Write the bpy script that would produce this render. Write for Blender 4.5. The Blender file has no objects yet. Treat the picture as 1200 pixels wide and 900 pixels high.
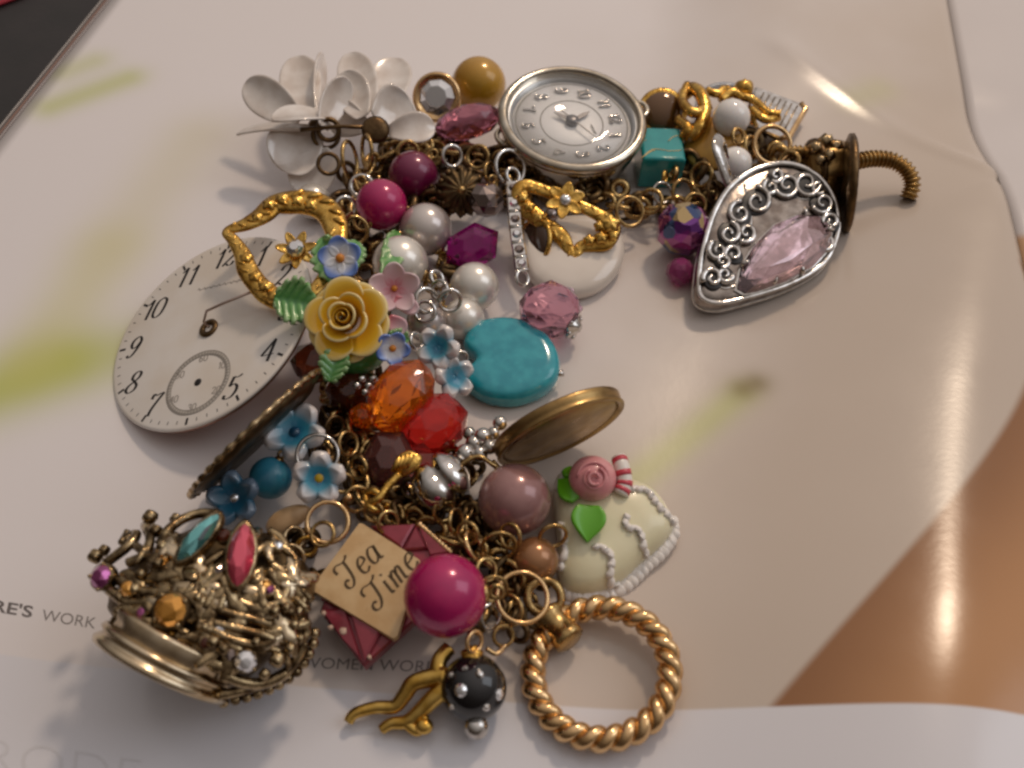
import bpy, math, random
import numpy as np
from mathutils import Vector, Matrix
random.seed(7)
S = 0.001                      # everything below is laid out in millimetres; S turns it into metres
V = Vector
sc = bpy.context.scene
COL = sc.collection
# ------------------------------------------------------------------ camera
PITCH = math.radians(50); DIST = 200.0; FOC = 1172.0
CR = V((1, 0, 0)); CF = V((0, math.cos(PITCH), -math.sin(PITCH))); CU = V((0, math.sin(PITCH), math.cos(PITCH)))
CAM = -CF * DIST
cd = bpy.data.cameras.new('camera'); cam = bpy.data.objects.new('camera', cd); COL.objects.link(cam)
cam.location = CAM * S
cam.rotation_euler = (math.radians(90) - PITCH, 0, 0)
cd.sensor_width = 36; cd.lens = 36 * FOC / 1200
cd.clip_start = 0.005; cd.clip_end = 20
cd.dof.use_dof = True; cd.dof.focus_distance = 0.198; cd.dof.aperture_fstop = 22
sc.camera = cam
# ------------------------------------------------------------------ light of the room
w = bpy.data.worlds.new('World'); sc.world = w; w.use_nodes = True
nt = w.node_tree; bg = nt.nodes['Background']
tc = nt.nodes.new('ShaderNodeTexCoord'); sx = nt.nodes.new('ShaderNodeVectorMath'); sx.operation = 'DOT_PRODUCT'; sx.inputs[1].default_value = (.36, .42, .83); cr = nt.nodes.new('ShaderNodeValToRGB')
nt.links.new(tc.outputs['Generated'], sx.inputs[0]); mr = nt.nodes.new('ShaderNodeMapRange'); mr.inputs[1].default_value = -1; mr.inputs[2].default_value = 1; nt.links.new(sx.outputs['Value'], mr.inputs[0]); nt.links.new(mr.outputs[0], cr.inputs[0]); nt.links.new(cr.outputs[0], bg.inputs[0])
e_ = cr.color_ramp.elements      # the room: dim behind the photographer, lighter towards lamp and window
e_[0].position = .25; e_[0].color = (.038, .026, .019, 1); e_[1].position = 1.0; e_[1].color = (.82, .74, .70, 1)
for q_, c_ in ((.5, (.10, .08, .066)), (.75, (.34, .31, .29))): k_ = e_.new(q_); k_.color = (*c_, 1)
bg.inputs[1].default_value = 1.0
def area(name, direction, dist, sx_, sy_, power, col, shape='RECTANGLE'):
    l = bpy.data.lights.new(name, 'AREA'); l.shape = shape; l.size = sx_; l.size_y = sy_; l.energy = power; l.color = col
    o = bpy.data.objects.new(name, l); COL.objects.link(o)
    d = V(direction).normalized(); o.location = d * dist
    o.rotation_euler = (-d).to_track_quat('-Z', 'Y').to_euler()
    return o
area('warm_lamp', (.30, .56, .77), 1.0, .11, .11, 3.3, (1.0, .79, .59), 'DISK')
area('window_light', (.74, .05, .66), 1.5, .70, .90, 3.2, (.84, .91, 1.0))
sc.view_settings.view_transform = 'Standard'; sc.view_settings.look = 'None'; sc.view_settings.gamma = 1
sc.view_settings.exposure = -0.2
sc.render.engine = 'CYCLES'
sc.cycles.use_denoising = True; sc.cycles.max_bounces = 10; sc.cycles.transmission_bounces = 8
sc.cycles.sample_clamp_indirect = 4.0; sc.cycles.pixel_filter_type = 'BLACKMAN_HARRIS'; sc.cycles.filter_width = 2.6

# ------------------------------------------------------------------ measuring: photograph pixel -> place on the magazine
def ray(u, v): return CF + CR * ((u - 600) / FOC) + CU * ((450 - v) / FOC)
def at(u, v, z=0.0):
    r = ray(u, v); return CAM + r * ((z - CAM.z) / r.z)
def depth(p): return (p - CAM).dot(CF)
def mm(px, p): return px * depth(p) / FOC
class Frame:
    """a plane in the scene: O origin, X Y N unit axes; loc() gives in-plane millimetres of a pixel"""
    def __init__(s, O, X, Y, N): s.O, s.X, s.Y, s.N = O, X, Y, N
    def loc(s, u, v):
        r = ray(u, v); t = (s.O - CAM).dot(s.N) / r.dot(s.N); p = CAM + r * t - s.O
        return (p.dot(s.X), p.dot(s.Y))
    def p(s, x, y, h=0.0): return s.O + s.X * x + s.Y * y + s.N * h
    def px(s, u, v, h=0.0): x, y = s.loc(u, v); return s.p(x, y, h)
def plane(u, v, z, n=(0, 0, 1), xd=(1, 0)):
    O = at(u, v, z); N = V(n).normalized()
    f = Frame(O, V((1, 0, 0)), V((0, 1, 0)), N)
    r = ray(u + xd[0], v + xd[1]); t = (O - CAM).dot(N) / r.dot(N)
    X = (CAM + r * t - O).normalized(); f.X = X; f.Y = N.cross(X)
    return f
def axis_frame(O, N, hint=(0, 0, 1)):
    N = V(N).normalized(); h = V(hint)
    if abs(N.dot(h.normalized())) > .95: h = V((0, 1, 0))
    X = h.cross(N).normalized(); return Frame(O, X, N.cross(X), N)
def disc_frame(c, xp, yp, away, zmin, reach):
    """frame of a round thing whose two perpendicular radii run along pixel offsets xp, yp; returns frame, radius"""
    k = 1 / FOC
    dot = (xp[0] * yp[0] + xp[1] * yp[1]) * k * k
    a2 = (xp[0] ** 2 + xp[1] ** 2) * k * k; b2 = (yp[0] ** 2 + yp[1] ** 2) * k * k
    q = a2 - b2
    y2 = (q + math.sqrt(q * q + 4 * dot * dot)) / 2
    yy = math.sqrt(max(y2, 1e-12)) * (1 if away else -1); xx = -dot / yy
    rc = ray(*c); rx = ray(c[0] + xp[0], c[1] + xp[1]); ry = ray(c[0] + yp[0], c[1] + yp[1])
    for _ in range(30):
        def F(a, b):
            X = rx * (1 + a) - rc; Y = ry * (1 + b) - rc
            return np.array([X.dot(Y), X.length_squared - Y.length_squared])
        f0 = F(xx, yy); e = 1e-6
        J = np.array([(F(xx + e, yy) - f0) / e, (F(xx, yy + e) - f0) / e]).T
        try: st = np.linalg.solve(J, -f0)
        except Exception: break
        xx += float(np.clip(st[0], -.03, .03)); yy += float(np.clip(st[1], -.03, .03))
    X = rx * (1 + xx) - rc; Y = ry * (1 + yy) - rc
    r1 = (X.length + Y.length) / 2; Xn = X.normalized(); Yn = (Y - Xn * Y.dot(Xn)).normalized(); N = Xn.cross(Yn)
    low = math.hypot(Xn.z, Yn.z) * r1 * reach            # depth-1 drop of the lowest rim point
    d = (zmin - CAM.z) / (rc.z - low)
    return Frame(CAM + rc * d, Xn, Yn, N), r1 * d

# ------------------------------------------------------------------ mesh building
class M:
    def __init__(s): s.v = []; s.f = []; s.g = []
    def add(s, vs, fs, gs=None):
        b = len(s.v); s.v += [V(q) for q in vs]; s.f += [tuple(b + i for i in f) for f in fs]
        s.g += list(gs) if gs else [0.0] * len(vs); return s
    def loft(s, rings, cap0=True, cap1=True, gs=None):
        n = len(rings[0]); vs = [q for r in rings for q in r]; fs = []
        for i in range(len(rings) - 1):
            for j in range(n):
                k = (j + 1) % n; fs.append((i * n + j, i * n + k, (i + 1) * n + k, (i + 1) * n + j))
        if cap0: fs.append(tuple(range(n - 1, -1, -1)))
        if cap1: fs.append(tuple((len(rings) - 1) * n + j for j in range(n)))
        g = None
        if gs: g = [gs[i] for i in range(len(rings)) for _ in range(n)]
        return s.add(vs, fs, g)
    def tube(s, pts, r, n=8, closed=False, flat=None):
        pts = [V(p) for p in pts]; m = len(pts); rr = list(r) if hasattr(r, '__len__') else [r] * m
        T = []
        for i in range(m):
            a = pts[(i - 1) % m] if (closed or i > 0) else pts[i]; b = pts[(i + 1) % m] if (closed or i < m - 1) else pts[i]
            t = b - a; T.append(t.normalized() if t.length > 1e-9 else V((0, 0, 1)))
        up = V((0, 0, 1)) if abs(T[0].z) < .9 else V((1, 0, 0))
        nrm = (up - T[0] * up.dot(T[0])).normalized(); rings = []
        for i in range(m):
            nrm = nrm - T[i] * nrm.dot(T[i])
            nrm = nrm.normalized() if nrm.length > 1e-6 else T[i].orthogonal().normalized()
            b = T[i].cross(nrm); fl = flat or (1, 1)
            rings.append([pts[i] + (nrm * math.cos(2 * math.pi * j / n) * fl[0] + b * math.sin(2 * math.pi * j / n) * fl[1]) * rr[i] for j in range(n)])
        if closed:
            # close with the best-matching rotation of the first ring
            best = min(range(n), key=lambda k: sum((rings[0][(j + k) % n] - rings[-1][j]).length for j in range(n)))
            rings.append([rings[0][(j + best) % n].copy() for j in range(n)])
            return s.loft(rings, False, False)
        return s.loft(rings)
    def ball(s, c, r, seg=24, rings=14, fr=None, fn=None):
        r = r if hasattr(r, '__len__') else (r, r, r)
        X, Y, N = (fr.X, fr.Y, fr.N) if fr else (V((1, 0, 0)), V((0, 1, 0)), V((0, 0, 1)))
        vs = []; fs = []; c = V(c)
        for i in range(1, rings):
            th = math.pi * i / rings
            for j in range(seg):
                ph = 2 * math.pi * j / seg; k = fn(th, ph) if fn else 1
                vs.append(c + (X * (r[0] * math.sin(th) * math.cos(ph)) + Y * (r[1] * math.sin(th) * math.sin(ph)) + N * (r[2] * math.cos(th))) * k)
        a = len(vs); vs += [c + N * r[2] * (fn(0, 0) if fn else 1), c - N * r[2] * (fn(math.pi, 0) if fn else 1)]
        for i in range(rings - 2):
            for j in range(seg):
                k = (j + 1) % seg; fs.append((i * seg + j, (i + 1) * seg + j, (i + 1) * seg + k, i * seg + k))
        for j in range(seg):
            k = (j + 1) % seg; fs.append((a, j, k)); fs.append((a + 1, (rings - 2) * seg + k, (rings - 2) * seg + j))
        return s.add(vs, fs)
    def gem(s, c, r, seg=8, levels=(.55, .95), fr=None, twist=True):
        """cut bead: staggered rings so that the facets are triangles and kites"""
        r = r if hasattr(r, '__len__') else (r, r, r)
        f = fr or Frame(V(c), V((1, 0, 0)), V((0, 1, 0)), V((0, 0, 1)))
        hs = [1] + [math.cos(math.asin(min(.999, l))) for l in levels]
        zs = [h for h in hs]; prof = [(.38, .93)] + [(l, h * .98) for l, h in zip(levels, hs[1:])]
        prof = prof + [(a, -b) for a, b in reversed(prof)]
        rings = []
        for i, (q, h) in enumerate(prof):
            o = .5 * (i % 2) if twist else 0
            rings.append([V(c) + f.X * (r[0] * q * math.cos(2 * math.pi * (j + o) / seg)) + f.Y * (r[1] * q * math.sin(2 * math.pi * (j + o) / seg)) + f.N * (r[2] * h) for j in range(seg)])
        vs = [p for k in rings for p in k]; fs = [tuple(range(seg))]
        for i in range(len(rings) - 1):
            for j in range(seg):
                k = (j + 1) % seg; A = i * seg; B = A + seg
                if not twist: fs.append((A + j, B + j, B + k, A + k))
                elif i % 2 == 0: fs += [(A + j, B + j, A + k), (A + k, B + j, B + k)]
                else: fs += [(A + j, B + j, B + k), (A + j, B + k, A + k)]
        fs.append(tuple((len(rings) - 1) * seg + j for j in reversed(range(seg))))
        return s.add(vs, fs)
    def lathe(s, f, prof, n=48, fn=None, ring=False):
        rings = []; prof = list(prof) + [prof[0]] if ring else prof
        for r, h in prof:
            rings.append([f.p((r * (fn(2 * math.pi * j / n, r) if fn else 1)) * math.cos(2 * math.pi * j / n), (r * (fn(2 * math.pi * j / n, r) if fn else 1)) * math.sin(2 * math.pi * j / n), h) for j in range(n)])
        return s.loft(rings, not ring, not ring)
    def slab(s, f, out, prof, c=None):
        """outline (in-plane mm) lofted through (scale, height) pairs about its centre"""
        cx = c[0] if c else sum(p[0] for p in out) / len(out); cy = c[1] if c else sum(p[1] for p in out) / len(out)
        return s.loft([[f.p(cx + (x - cx) * k, cy + (y - cy) * k, h) for x, y in out] for k, h in prof])
    def hull(s, pts):
        import bmesh
        b = bmesh.new()
        for p in pts: b.verts.new(p)
        r = bmesh.ops.convex_hull(b, input=b.verts); dele = list({e for e in r['geom_interior'] + r['geom_unused'] if isinstance(e, bmesh.types.BMVert)})
        bmesh.ops.delete(b, geom=dele, context='VERTS'); bmesh.ops.dissolve_limit(b, angle_limit=.05, verts=b.verts, edges=b.edges) if False else None; b.verts.index_update()
        s.add([v.co.copy() for v in b.verts], [tuple(v.index for v in f.verts) for f in b.faces]); b.free(); return s
    def stone(s, f, out, g, crown, table, pav, c=None):
        """brilliant cut over an outline: girdle, star ring, table and pavilion, as a hull of facets"""
        n = len(out); cx = c[0] if c else sum(p[0] for p in out) / n; cy = c[1] if c else sum(p[1] for p in out) / n
        def q(x, y, k, h): return f.p(cx + (x - cx) * k, cy + (y - cy) * k, h)
        P = [q(x, y, 1, g) for x, y in out] + [q(x, y, 1, g + .12) for x, y in out]
        P += [q((out[i][0] + out[(i + 1) % n][0]) / 2, (out[i][1] + out[(i + 1) % n][1]) / 2, .82, g + (crown) * .62) for i in range(0, n, 2)]
        P += [q(out[i][0], out[i][1], table, g + crown) for i in range(0, n, 2)]
        P += [q(out[i][0], out[i][1], .55, g - pav * .6) for i in range(1, n, 2)] + [q(cx, cy, 0, g - pav)]
        P = [p + f.N * (random.uniform(-.1, .1) * crown if 2 * n <= i < len(P) - 1 else 0) for i, p in enumerate(P)]
        return s.hull(P)
    def patch(s, fn, ns=8, nt_=8, gf=None):
        vs = []; fs = []; gs = []
        for i in range(nt_ + 1):
            for j in range(ns + 1):
                a = -1 + 2 * j / ns; t = i / nt_; vs.append(fn(a, t)); gs.append(gf(a, t) if gf else t)
        for i in range(nt_):
            for j in range(ns):
                A = i * (ns + 1) + j; fs.append((A, A + 1, A + ns + 2, A + ns + 1))
        return s.add(vs, fs, gs)
    def ribbon(s, f, pts, wf, h):
        vs = []; fs = []; n = len(pts)
        for i, (x, y) in enumerate(pts):
            a = pts[max(0, i - 1)]; b = pts[min(n - 1, i + 1)]; dx, dy = b[0] - a[0], b[1] - a[1]; L = math.hypot(dx, dy) or 1
            q = wf(dx / L, dy / L) / 2; nx, ny = -dy / L * q, dx / L * q
            vs += [f.p(x + nx, y + ny, h), f.p(x - nx, y - ny, h)]
        for i in range(n - 1): fs.append((2 * i, 2 * i + 1, 2 * i + 3, 2 * i + 2))
        return s.add(vs, fs)
    def box(s, f, cx, cy, cz, sx_, sy_, sz_, b=.0):
        o = [(-1, -1), (1, -1), (1, 1), (-1, 1)]
        def ring(k, h): return [f.p(cx + x * (sx_ / 2 - k), cy + y * (sy_ / 2 - k), cz + h) for x, y in o]
        b = b or min(sx_, sy_, sz_) * .08
        return s.loft([ring(b, -sz_ / 2), ring(0, -sz_ / 2 + b), ring(0, sz_ / 2 - b), ring(b, sz_ / 2)])
def crom(P, n=6, closed=False):
    P = [tuple(p) for p in P]; m = len(P); out = []
    for i in range(m if closed else m - 1):
        p0 = P[(i - 1) % m] if (closed or i) else P[0]; p1 = P[i]; p2 = P[(i + 1) % m]; p3 = P[(i + 2) % m] if (closed or i < m - 2) else P[-1]
        for k in range(n):
            t = k / n
            out.append(tuple(.5 * (2 * b + (c - a) * t + (2 * a - 5 * b + 4 * c - d) * t * t + (3 * b - a - 3 * c + d) * t ** 3) for a, b, c, d in zip(p0, p1, p2, p3)))
    if not closed: out.append(P[-1])
    return out
def ccw(o):
    a = sum(o[i][0] * o[(i + 1) % len(o)][1] - o[(i + 1) % len(o)][0] * o[i][1] for i in range(len(o)))
    return o if a > 0 else o[::-1]
def trace(f, pxs, n=5): return ccw([f.loc(*p) for p in crom(pxs, n, True)])

# ------------------------------------------------------------------ objects
def thing(name, label, cat, loc, group=None):
    o = bpy.data.objects.new(name, None); COL.objects.link(o); o.empty_display_size = .004
    o.location = V(loc) * S; o['label'] = label; o['category'] = cat
    if group: o['group'] = group
    return o
def base(o):
    p = o.location.copy(); q = o.parent
    while q: p += q.location; q = q.parent
    return p
def obj(name, m, mat, parent=None, smooth=True, label=None, cat=None, group=None, kind=None, solid=0, sub=0, bevel=0, auto=None):
    me = bpy.data.meshes.new(name)
    o = bpy.data.objects.new(name, me); COL.objects.link(o)
    if parent: o.parent = parent; org = base(parent)
    else:
        z = min(p.z for p in m.v); n = len(m.v); org = V((sum(p.x for p in m.v) / n, sum(p.y for p in m.v) / n, z)) * S
        o.location = org
    me.from_pydata([p * S - org for p in m.v], [], m.f)
    if any(m.g): me.attributes.new('grad', 'FLOAT', 'POINT').data.foreach_set('value', m.g)
    import bmesh
    b = bmesh.new(); b.from_mesh(me); bmesh.ops.recalc_face_normals(b, faces=b.faces); b.to_mesh(me); b.free()
    me.materials.append(mat)
    me.polygons.foreach_set('use_smooth', [bool(smooth)] * len(me.polygons))
    if auto is not None and smooth: me.set_sharp_from_angle(angle=math.radians(auto))
    if bevel: q = o.modifiers.new('bevel', 'BEVEL'); q.width = bevel * S; q.segments = 2; q.limit_method = 'ANGLE'
    if solid: q = o.modifiers.new('solid', 'SOLIDIFY'); q.thickness = solid * S; q.offset = 0
    if sub: q = o.modifiers.new('sub', 'SUBSURF'); q.levels = sub; q.render_levels = sub
    if label: o['label'] = label
    if cat: o['category'] = cat
    if group: o['group'] = group
    if kind: o['kind'] = kind
    return o

# ------------------------------------------------------------------ materials
def nodes(mat):
    mat.use_nodes = True; return mat.node_tree, mat.node_tree.nodes['Principled BSDF']
def mk(name, col, rough=.3, metal=0.0, trans=0.0, ior=1.5, coat=0.0, col2=None, nscale=400, bump=0.0, bscale=900, rvar=0.0, sss=0.0, spec=.5, grad=None, film=0, detail=4):
    m = bpy.data.materials.new(name); t, p = nodes(m)
    p.inputs['Base Color'].default_value = (*col, 1); p.inputs['Roughness'].default_value = rough; p.inputs['Metallic'].default_value = metal
    p.inputs['Transmission Weight'].default_value = trans; p.inputs['IOR'].default_value = ior; p.inputs['Coat Weight'].default_value = coat
    p.inputs['Coat Roughness'].default_value = .06; p.inputs['Specular IOR Level'].default_value = spec
    if sss: p.inputs['Subsurface Weight'].default_value = sss; p.inputs['Subsurface Radius'].default_value = (.002, .0014, .001); p.inputs['Subsurface Scale'].default_value = 1
    if film: p.inputs['Thin Film Thickness'].default_value = film; p.inputs['Thin Film IOR'].default_value = 1.9
    c = t.nodes.new('ShaderNodeTexCoord')
    def noise(sc_, d=detail):
        n = t.nodes.new('ShaderNodeTexNoise'); n.inputs['Scale'].default_value = sc_; n.inputs['Detail'].default_value = d
        t.links.new(c.outputs['Object'], n.inputs['Vector']); return n
    src = None
    if grad:
        a = t.nodes.new('ShaderNodeAttribute'); a.attribute_name = 'grad'
        r = t.nodes.new('ShaderNodeValToRGB'); e = r.color_ramp.elements
        e[0].position, e[0].color = grad[0][0], (*grad[0][1], 1); e[1].position, e[1].color = grad[-1][0], (*grad[-1][1], 1)
        for q in grad[1:-1]: k = e.new(q[0]); k.color = (*q[1], 1)
        t.links.new(a.outputs['Fac'], r.inputs[0]); src = r.outputs[0]
    if col2:
        n = noise(nscale); r = t.nodes.new('ShaderNodeValToRGB'); r.color_ramp.elements[0].position = .38; r.color_ramp.elements[1].position = .64
        t.links.new(n.outputs['Fac'], r.inputs[0]); x = t.nodes.new('ShaderNodeMix'); x.data_type = 'RGBA'
        t.links.new(r.outputs[0], x.inputs[0]); x.inputs[6].default_value = (*col, 1); x.inputs[7].default_value = (*col2, 1)
        if src: t.links.new(src, x.inputs[6])
        src = x.outputs[2]
    if src: t.links.new(src, p.inputs['Base Color'])
    if rvar:
        n = noise(nscale * 1.7); q = t.nodes.new('ShaderNodeMapRange'); q.inputs[1].default_value = .3; q.inputs[2].default_value = .7
        q.inputs[3].default_value = max(.02, rough - rvar); q.inputs[4].default_value = rough + rvar
        t.links.new(n.outputs['Fac'], q.inputs[0]); t.links.new(q.outputs[0], p.inputs['Roughness'])
    if bump:
        n = noise(bscale, 3); b = t.nodes.new('ShaderNodeBump'); b.inputs['Strength'].default_value = bump; b.inputs['Distance'].default_value = .0004
        t.links.new(n.outputs['Fac'], b.inputs['Height']); t.links.new(b.outputs[0], p.inputs['Normal'])
    return m
GOLD = mk('yellow_gold', (.80, .50, .13), .26, 1, col2=(.46, .24, .045), bump=.7, bscale=650, rvar=.1)
GOLDP = mk('polished_gold', (.84, .56, .29), .2, 1, col2=(.68, .43, .2), rvar=.06, bump=.08)
ANTQ = mk('antique_gold', (.55, .41, .24), .22, 1, col2=(.17, .11, .055), nscale=500, rvar=.1, bump=.25)
DARKG = mk('tarnished_brass', (.16, .105, .05), .45, 1, col2=(.06, .04, .022), nscale=350, rvar=.12, bump=.3)
BRASS = mk('worn_brass', (.44, .29, .12), .34, 1, col2=(.28, .17, .065), nscale=160, rvar=.1, bump=.12)
BRONZE = mk('dark_bronze', (.17, .105, .05), .36, 1, col2=(.10, .06, .03), nscale=400, rvar=.1, bump=.35)
CHAIN = mk('chain_gold', (.56, .38, .16), .25, 1, col2=(.30, .18, .07), nscale=600, rvar=.1, bump=.15)
SILVER = mk('silver', (.72, .69, .66), .1, 1, col2=(.46, .42, .38), nscale=450, rvar=.06, bump=.08)
SILVERM = mk('brushed_dark_silver', (.40, .35, .31), .17, 1, col2=(.22, .18, .155), nscale=350, rvar=.06, bump=.1)
SILVERD = mk('oxidised_silver', (.07, .06, .06), .4, 1, col2=(.03, .026, .026), nscale=500)
CASE = mk('watch_case_metal', (.60, .54, .45), .16, 1, col2=(.46, .39, .30), nscale=250, rvar=.05)
COPPER = mk('copper_plate', (.62, .30, .2), .4, 1, col2=(.45, .2, .12))
CLEAR = bpy.data.materials.new('clear_glass')
def _clear(m):
    t, p = nodes(m); o = t.nodes['Material Output']; tr = t.nodes.new('ShaderNodeBsdfTransparent'); gl = t.nodes.new('ShaderNodeBsdfGlossy'); gl.inputs['Roughness'].default_value = .03
    lw = t.nodes.new('ShaderNodeLayerWeight'); lw.inputs[0].default_value = .5; mx = t.nodes.new('ShaderNodeMixShader')
    p5 = t.nodes.new('ShaderNodeMath'); p5.operation = 'POWER'; t.links.new(lw.outputs['Facing'], p5.inputs[0]); p5.inputs[1].default_value = 4
    fr = t.nodes.new('ShaderNodeMath'); fr.operation = 'MULTIPLY_ADD'; t.links.new(p5.outputs[0], fr.inputs[0]); fr.inputs[1].default_value = .9; fr.inputs[2].default_value = .045
    t.links.new(fr.outputs[0], mx.inputs[0]); t.links.new(tr.outputs[0], mx.inputs[1]); t.links.new(gl.outputs[0], mx.inputs[2]); t.links.new(mx.outputs[0], o.inputs[0])
_clear(CLEAR)
CRYST = mk('clear_crystal', (.80, .79, .80), .03, .8, 0, 1.6, spec=.8, coat=1)
PEARL = mk('cream_pearl', (.82, .78, .72), .26, .45, coat=.55, col2=(.68, .62, .55), nscale=120, bump=.04, bscale=600)
PEARLG = mk('grey_pearl', (.62, .56, .53), .22, .5, coat=.55, col2=(.36, .29, .27), nscale=120)
YPEARL = mk('golden_yellow_pearl', (.52, .28, .02), .25, .15, coat=.6, col2=(.42, .21, .012), nscale=150)
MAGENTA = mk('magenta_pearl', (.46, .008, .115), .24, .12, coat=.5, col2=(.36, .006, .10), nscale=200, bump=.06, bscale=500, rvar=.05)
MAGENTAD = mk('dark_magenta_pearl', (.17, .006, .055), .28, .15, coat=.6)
MAUVE = mk('mauve_pearl', (.36, .19, .18), .24, .25, coat=.55, col2=(.29, .14, .135), nscale=220, bump=.06, bscale=500, rvar=.05)
BRPEARL = mk('bronze_pearl', (.36, .17, .07), .22, .5, coat=.5, col2=(.30, .13, .05), nscale=150)
WHITEG = mk('white_glass', (.86, .83, .81), .1, coat=.8, sss=.15)
WENAM = mk('white_enamel', (.78, .70, .62), .12, coat=.6, col2=(.72, .64, .56), nscale=80)
TURQ = mk('turquoise_stone', (.010, .27, .35), .15, coat=.6, col2=(.03, .36, .43), nscale=420, bump=.08, bscale=500, detail=12)
TURQ2 = mk('turquoise_cube_stone', (.008, .27, .28), .16, coat=.5, col2=(.014, .32, .32), nscale=300)
VEIN = mk('gold_vein', (.42, .31, .13), .4, .6)
BLUEB = mk('blue_matte_glass', (.03, .19, .30), .32, coat=.2, col2=(.035, .23, .33), nscale=400)
PINKG = mk('pink_cut_glass', (.80, .42, .55), .02, 0, .93, 1.5)
ROSEG = mk('rose_cut_glass', (.60, .22, .32), .02, 0, .92, 1.52)
PURPG = mk('magenta_cut_glass', (.50, .01, .30), .03, 0, .9, 1.5)
AURORA = mk('aurora_purple_glass', (.28, .06, .36), .03, .55, .3, 1.6, film=430)
LILAC = mk('pale_pink_crystal', (.84, .60, .66), .01, .22, 1.0, 1.55, coat=.5)
ORANGE = mk('orange_cut_glass', (.98, .24, .012), .02, 0, .82, 1.5)
RED = mk('red_cut_glass', (.82, .04, .03), .02, 0, .8, 1.5)
BROWNG = mk('brown_cut_glass', (.22, .05, .02), .04, 0, .7, 1.55)
HEMAT = mk('hematite_crystal', (.30, .24, .22), .05, .9)
TEAL = mk('teal_rhinestone', (.16, .50, .50), .05, .75, 0, 1.6, spec=.8, coat=1)
PINKR = mk('pink_rhinestone', (.75, .08, .14), .07, .6, 0, 1.6, spec=.8, coat=1)
AMBERR = mk('amber_rhinestone', (.80, .36, .04), .05, .7, 0, 1.6, spec=.8, coat=1)
PURPR = mk('purple_rhinestone', (.40, .08, .26), .05, .7, 0, 1.6, coat=1)
BLACKB = mk('black_glass', (.008, .007, .008), .1, coat=.5)
SHELL = mk('mother_of_pearl', (.84, .78, .73), .18, .08, coat=1.0, col2=(.64, .55, .48), nscale=150, detail=6, bump=.15, bscale=380)
ROSEY = mk('yellow_porcelain', (.70, .42, .05), .22, coat=.5, grad=[(0, (.62, .25, .008)), (.55, (.74, .43, .025)), (.85, (.78, .48, .035)), (1, (.80, .66, .32))])
LEAFG = mk('green_porcelain', (.10, .30, .06), .22, coat=.5, grad=[(0, (.05, .22, .05)), (.6, (.13, .36, .09)), (1, (.35, .52, .25))])
BLUEP = mk('blue_white_porcelain', (.3, .4, .7), .22, coat=.5, grad=[(0, (.75, .74, .74)), (.45, (.62, .66, .76)), (.8, (.12, .22, .58)), (1, (.10, .19, .52))])
PINKP = mk('pink_porcelain', (.70, .40, .44), .24, coat=.4, grad=[(0, (.60, .16, .20)), (.4, (.70, .42, .46)), (1, (.74, .56, .58))])
LAMPW = mk('blue_lampwork_glass', (.1, .4, .6), .2, coat=.5, grad=[(0, (.015, .16, .30)), (.45, (.05, .30, .44)), (.7, (.42, .48, .54)), (1, (.70, .64, .62))])
LAMPD = mk('dark_blue_lampwork_glass', (.05, .2, .3), .2, coat=.5, grad=[(0, (.01, .07, .14)), (.5, (.02, .13, .22)), (1, (.16, .22, .30))])
YDOT = mk('yellow_enamel', (.62, .40, .02), .3)
ODOT = mk('orange_enamel', (.62, .22, .02), .3)
CREAM = mk('cream_icing', (.80, .75, .52), .28, coat=.4, col2=(.74, .68, .45), nscale=120, sss=.1)
PIPING = mk('white_icing', (.82, .77, .72), .3, coat=.25)
LEAFB = mk('bright_green_icing', (.11, .40, .01), .3, coat=.3)
ROSEP = mk('pink_icing', (.72, .33, .34), .35, coat=.2, col2=(.66, .25, .27), nscale=300)
STRIPE = mk('red_stripe_icing', (.60, .07, .10), .3)
TAGC = mk('cream_enamel_plate', (.66, .46, .24), .34, .15, col2=(.58, .37, .17), nscale=260, bump=.12, rvar=.08)
TAGR = mk('red_enamel', (.27, .03, .05), .3, .3, coat=.3, col2=(.19, .018, .03), nscale=300, bump=.1)
INKSHADE = mk('black_ink_and_opening_shade', (.015, .012, .012), .4)  # dial ink, and the painted shade of the pendant's openings
INKG = mk('grey_dial_ink', (.30, .27, .24), .5)
DIALW = mk('white_enamel_dial', (.86, .81, .76), .2, coat=.5, col2=(.80, .72, .63), nscale=85, detail=8, rvar=.05)
DIALS = mk('silver_watch_dial', (.92, .90, .88), .4, 0, col2=(.87, .84, .82), nscale=90)
TAN = mk('tan_shell_piece', (.58, .38, .20), .35, coat=.2, col2=(.48, .29, .14))
PALEG = mk('pale_antique_gold', (.66, .54, .38), .2, 1, col2=(.44, .33, .2), nscale=220, rvar=.06)
MATTEG = mk('matte_gold', (.80, .52, .14), .28, 1, col2=(.58, .33, .06), bump=.2, bscale=500)
AURORA = mk('aurora_purple_glass', (.3, .06, .36), .04, .5, .4, 1.6, coat=.6)
def _aurora(m):
    t, p = nodes(m); c = t.nodes.new('ShaderNodeTexCoord'); v = t.nodes.new('ShaderNodeTexVoronoi'); v.inputs['Scale'].default_value = 330; t.links.new(c.outputs['Object'], v.inputs['Vector'])
    s_ = t.nodes.new('ShaderNodeSeparateColor'); t.links.new(v.outputs['Color'], s_.inputs[0]); r = t.nodes.new('ShaderNodeValToRGB'); t.links.new(s_.outputs[0], r.inputs[0]); e = r.color_ramp.elements; r.color_ramp.interpolation = 'CONSTANT'
    e[0].color = (.45, .10, .32, 1); e[1].position = .85; e[1].color = (.60, .42, .18, 1)
    for q, k in ((.25, (.20, .03, .30)), (.5, (.05, .09, .24)), (.65, (.40, .03, .36))): z = e.new(q); z.color = (*k, 1)
    t.links.new(r.outputs[0], p.inputs['Base Color'])
_aurora(AURORA)
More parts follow.
